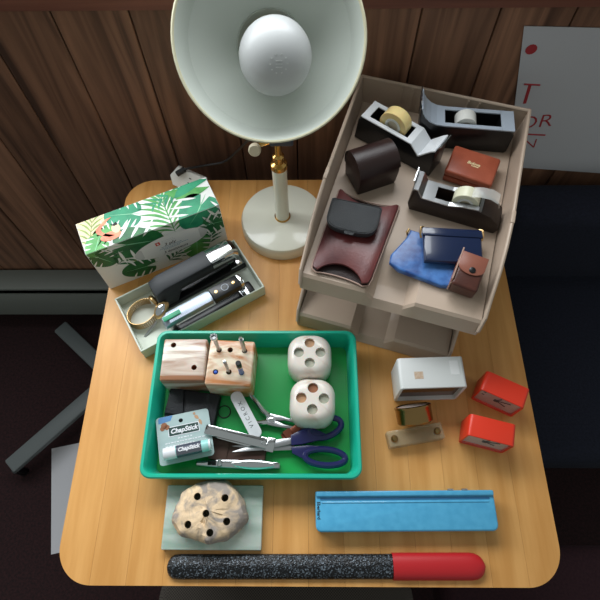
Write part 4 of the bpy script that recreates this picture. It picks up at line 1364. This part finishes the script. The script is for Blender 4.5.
for x, y in hl:
    add('hole_lining', lathe([(0, 0.0082), (0.0049, 0.0082), (0.0049, 0.0215), (0.0046, 0.0215), (0.0046, 0.0092), (0, 0.0092)], 18, mtx=Tr(x, y, 0)), 'stonehole', pk)

# ================================================================ blue tin
bt = thing('pencil_tin', 'long sky-blue metal pencil box lying in front of the green tray', 'pencil box', (0.136, 0.0945, 0), 0.6)
pfb = [(-0.025, 0.003), (-0.022, 0.0), (0.0235, 0.0), (0.0255, 0.003), (0.0255, 0.024), (0.0215, 0.0265), (0.017, 0.0265), (0.0150, 0.0235), (-0.021, 0.0235), (-0.0245, 0.0205)]
yz2 = Matrix(((0, 1, 0, 0), (1, 0, 0, 0), (0, 0, 1, 0), (0, 0, 0, 1)))
add('case', prism([(x, y) for x, y in rrect(-0.125, -0.0255, 0.125, 0.0255, 0.007)], 0.0, 0.017, bev=0.002), 'blue', bt)
lidp = [(-0.1260, 0.0262), (-0.1260, -0.018)] + [(-0.118 - 0.008 * cos(R(a)), -0.018 - 0.0085 * sin(R(a))) for a in range(15, 90, 15)] + \
       [(-0.118, -0.0265), (0.118, -0.0265)] + [(0.118 + 0.008 * sin(R(a)), -0.018 - 0.0085 * cos(R(a))) for a in range(15, 90, 15)] + [(0.126, -0.018), (0.126, 0.0262)]
ld = add('lid', prism(lidp, 0.0172, 0.0245, bev=0.003, seg=4), 'blue', bt)
add('hinge_rail', box(0.250, 0.0075, 0.005, (0, 0.0225, 0.0235), bev=0.002, seg=3, base=True), 'blue', ld)
add('lid_ridge', tube([(-0.117, 0.0115, 0.0243), (0.117, 0.0115, 0.0243)], 0.0013, 8), 'blue', ld)
add('groove', box(0.238, 0.003, 0.0006, (0, 0.0160, 0.0243), base=True), 'blue_shaded', ld)  # flat strip, the groove's shade is painted on in darker blue
for x in (0.065, 0.085):
    add('hinge_pin', tube([(x - 0.004, 0.0268, 0.0265), (x + 0.004, 0.0268, 0.0265)], 0.0018, 8), 'steel', bt)
add('lettering', tx(text('Eberhard', 0.0062, 0.00008, bold=0.0002), Tr(-0.1215, 0.001, 0.02455) @ Rz(-90)), 'ink', ld)

# ================================================================ shoehorn
shn = thing('shoehorn', 'long black glitter shoehorn with a red rubber grip at the table front', 'shoehorn', (0.022, 0.0245, 0), 0.3)


def horn(x0, x1, w_, hgt_, round0, round1):
    rings = []
    n = 24
    for k in range(n + 1):
        t = k / n
        x = x0 + (x1 - x0) * (0.5 - 0.5 * cos(pi * (0.5 - 0.5 * cos(pi * t))))
        s = 1.0
        if round0 and x - x0 < round0:
            s = max(1 - ((round0 - (x - x0)) / round0) ** 2.6, 0.01) ** (1 / 2.6)
        if round1 and x1 - x < round1:
            s = max(1 - ((round1 - (x1 - x)) / round1) ** 2.4, 0.01) ** (1 / 2.4)
        s = max(s, 0.18)
        hh = hgt_ * (0.55 + 0.45 * s)
        ring_ = []
        m_ = 12
        for j in range(m_ + 1):
            a = pi * j / m_
            ring_.append((x, w_ / 2 * s * cos(a), 0.0008 + hh * sin(a) ** 0.8))
        for j in range(1, m_):
            ring_.append((x, -w_ / 2 * s * cos(pi * j / m_) , 0.0004))
        rings.append(ring_)
    return loft(rings, True, True)


add('blade', horn(-0.216, 0.094, 0.0315, 0.0105, 0.016, 0), 'glitter', shn)
add('grip', horn(0.0935, 0.219, 0.0345, 0.0125, 0, 0.020), 'redgrip', shn)

# ================================================================ small clocks


def clock_box(name, label, cat, loc, rz, w_, d_, h_, m, face, th=0.003, group=None):
    c_ = thing(name, label, cat, loc, rz, group)
    outer = rrect(-w_ / 2, 0, w_ / 2, h_, 0.005, 4)
    inner = rrect(-w_ / 2 + th, th, w_ / 2 - th, h_ - th, 0.003, 4)
    sh_ = plate(outer, [inner], d_, 0.0008)
    add('housing', tx(sh_, Rx(90)), m, c_)
    return c_


wc = clock_box('desk_clock', 'white desk clock housing with an open dark front and tan sticker on top', 'clock', (0.183, 0.2815, 0), 2, 0.098, 0.047, 0.069, 'white', None, 0.0045)
add('back', box(0.0895, 0.003, 0.0605, (0, 0.0215, 0.0042), base=True), 'white', wc)
add('dark_pane', box(0.0895, 0.0015, 0.0605, (0, -0.0165, 0.0042), base=True), 'smoke', wc)
add('sticker', box(0.013, 0.011, 0.0004, (-0.020, -0.004, 0.0690), base=True, mtx=Tr(0, 0, 0)), 'sticker', wc)
add('sticker', box(0.013, 0.022, 0.0004, (0.034, 0.006, 0.0690), base=True), 'sticker2', wc)

for lab, loc, rz, hands in (('red desk clock with grey dial and black hands, nearest the table edge', (0.2925, 0.2605, 0), -26.5, True),
                            ('red desk clock with a pale cloudy dial, in front of the other red clock', (0.2635, 0.2005, 0), -14.5, False)):
    rc = clock_box('alarm_clock', lab, 'clock', loc, rz, 0.066, 0.032, 0.054, 'red', None, 0.0028, 'red alarm clocks')
    add('back', box(0.0603, 0.003, 0.0483, (0, 0.014, 0.0027), base=True), 'red', rc)
    dl = add('dial', box(0.0603, 0.002, 0.0483, (0, -0.011, 0.0027), base=True), 'dial', rc)
    add('hub', box(0.006, 0.0016, 0.006, (-0.002, -0.0128, 0.028)), 'ink', dl)
    for ang, l_ in ((65, 0.022), (115, 0.018), (20, 0.014)):
        add('hand', box(0.0014, 0.0008, l_, (0, 0, 0), base=True, mtx=Tr(-0.002, -0.0128, 0.028) @ Ry(ang)), 'ink', dl)
    if hands:
        for x, z in ((-0.023, 0.040), (-0.023, 0.030)):
            add('mark', box(0.004, 0.0004, 0.003, (x, -0.0122, z)), 'ink', dl)
    add('cover', box(0.0601, 0.001, 0.0481, (0, -0.0148, 0.0028), base=True), 'cover', rc)

# brass drum clock on acrylic bar
bc = thing('brass_clock', 'small brass drum clock on a clear acrylic bar with two screws', 'clock', (0.159, 0.2135, 0), 10)
dm = Tr(0.002, 0.014, 0.0312) @ Rx(-70)
add('drum', lathe([(0, -0.012), (0.0245, -0.012), (0.0265, -0.010), (0.0268, 0.010), (0.0275, 0.011), (0.0275, 0.0135), (0.0245, 0.0145), (0.0235, 0.012), (0, 0.012)], 48, mtx=dm), 'bronze', bc)
add('dial', lathe([(0, 0.0121), (0.023, 0.0121), (0.023, 0.0128), (0, 0.0128)], 40, mtx=dm), 'dial', bc)
add('bar', box(0.085, 0.024, 0.017, (0, -0.0125, 0), bev=0.0015, base=True), 'acrylic', bc)
for x in (-0.033, 0.033):
    s_ = add('screw', lathe([(0, 0.0171), (0.0052, 0.0171), (0.005, 0.0195), (0.0035, 0.0215), (0, 0.0218)], 20, mtx=Tr(x, -0.013, 0)), 'bronze', bc)
    add('screw_shank', tube([(x, -0.013, 0.002), (x, -0.013, 0.0172)], 0.0026, 10), 'rust', s_)
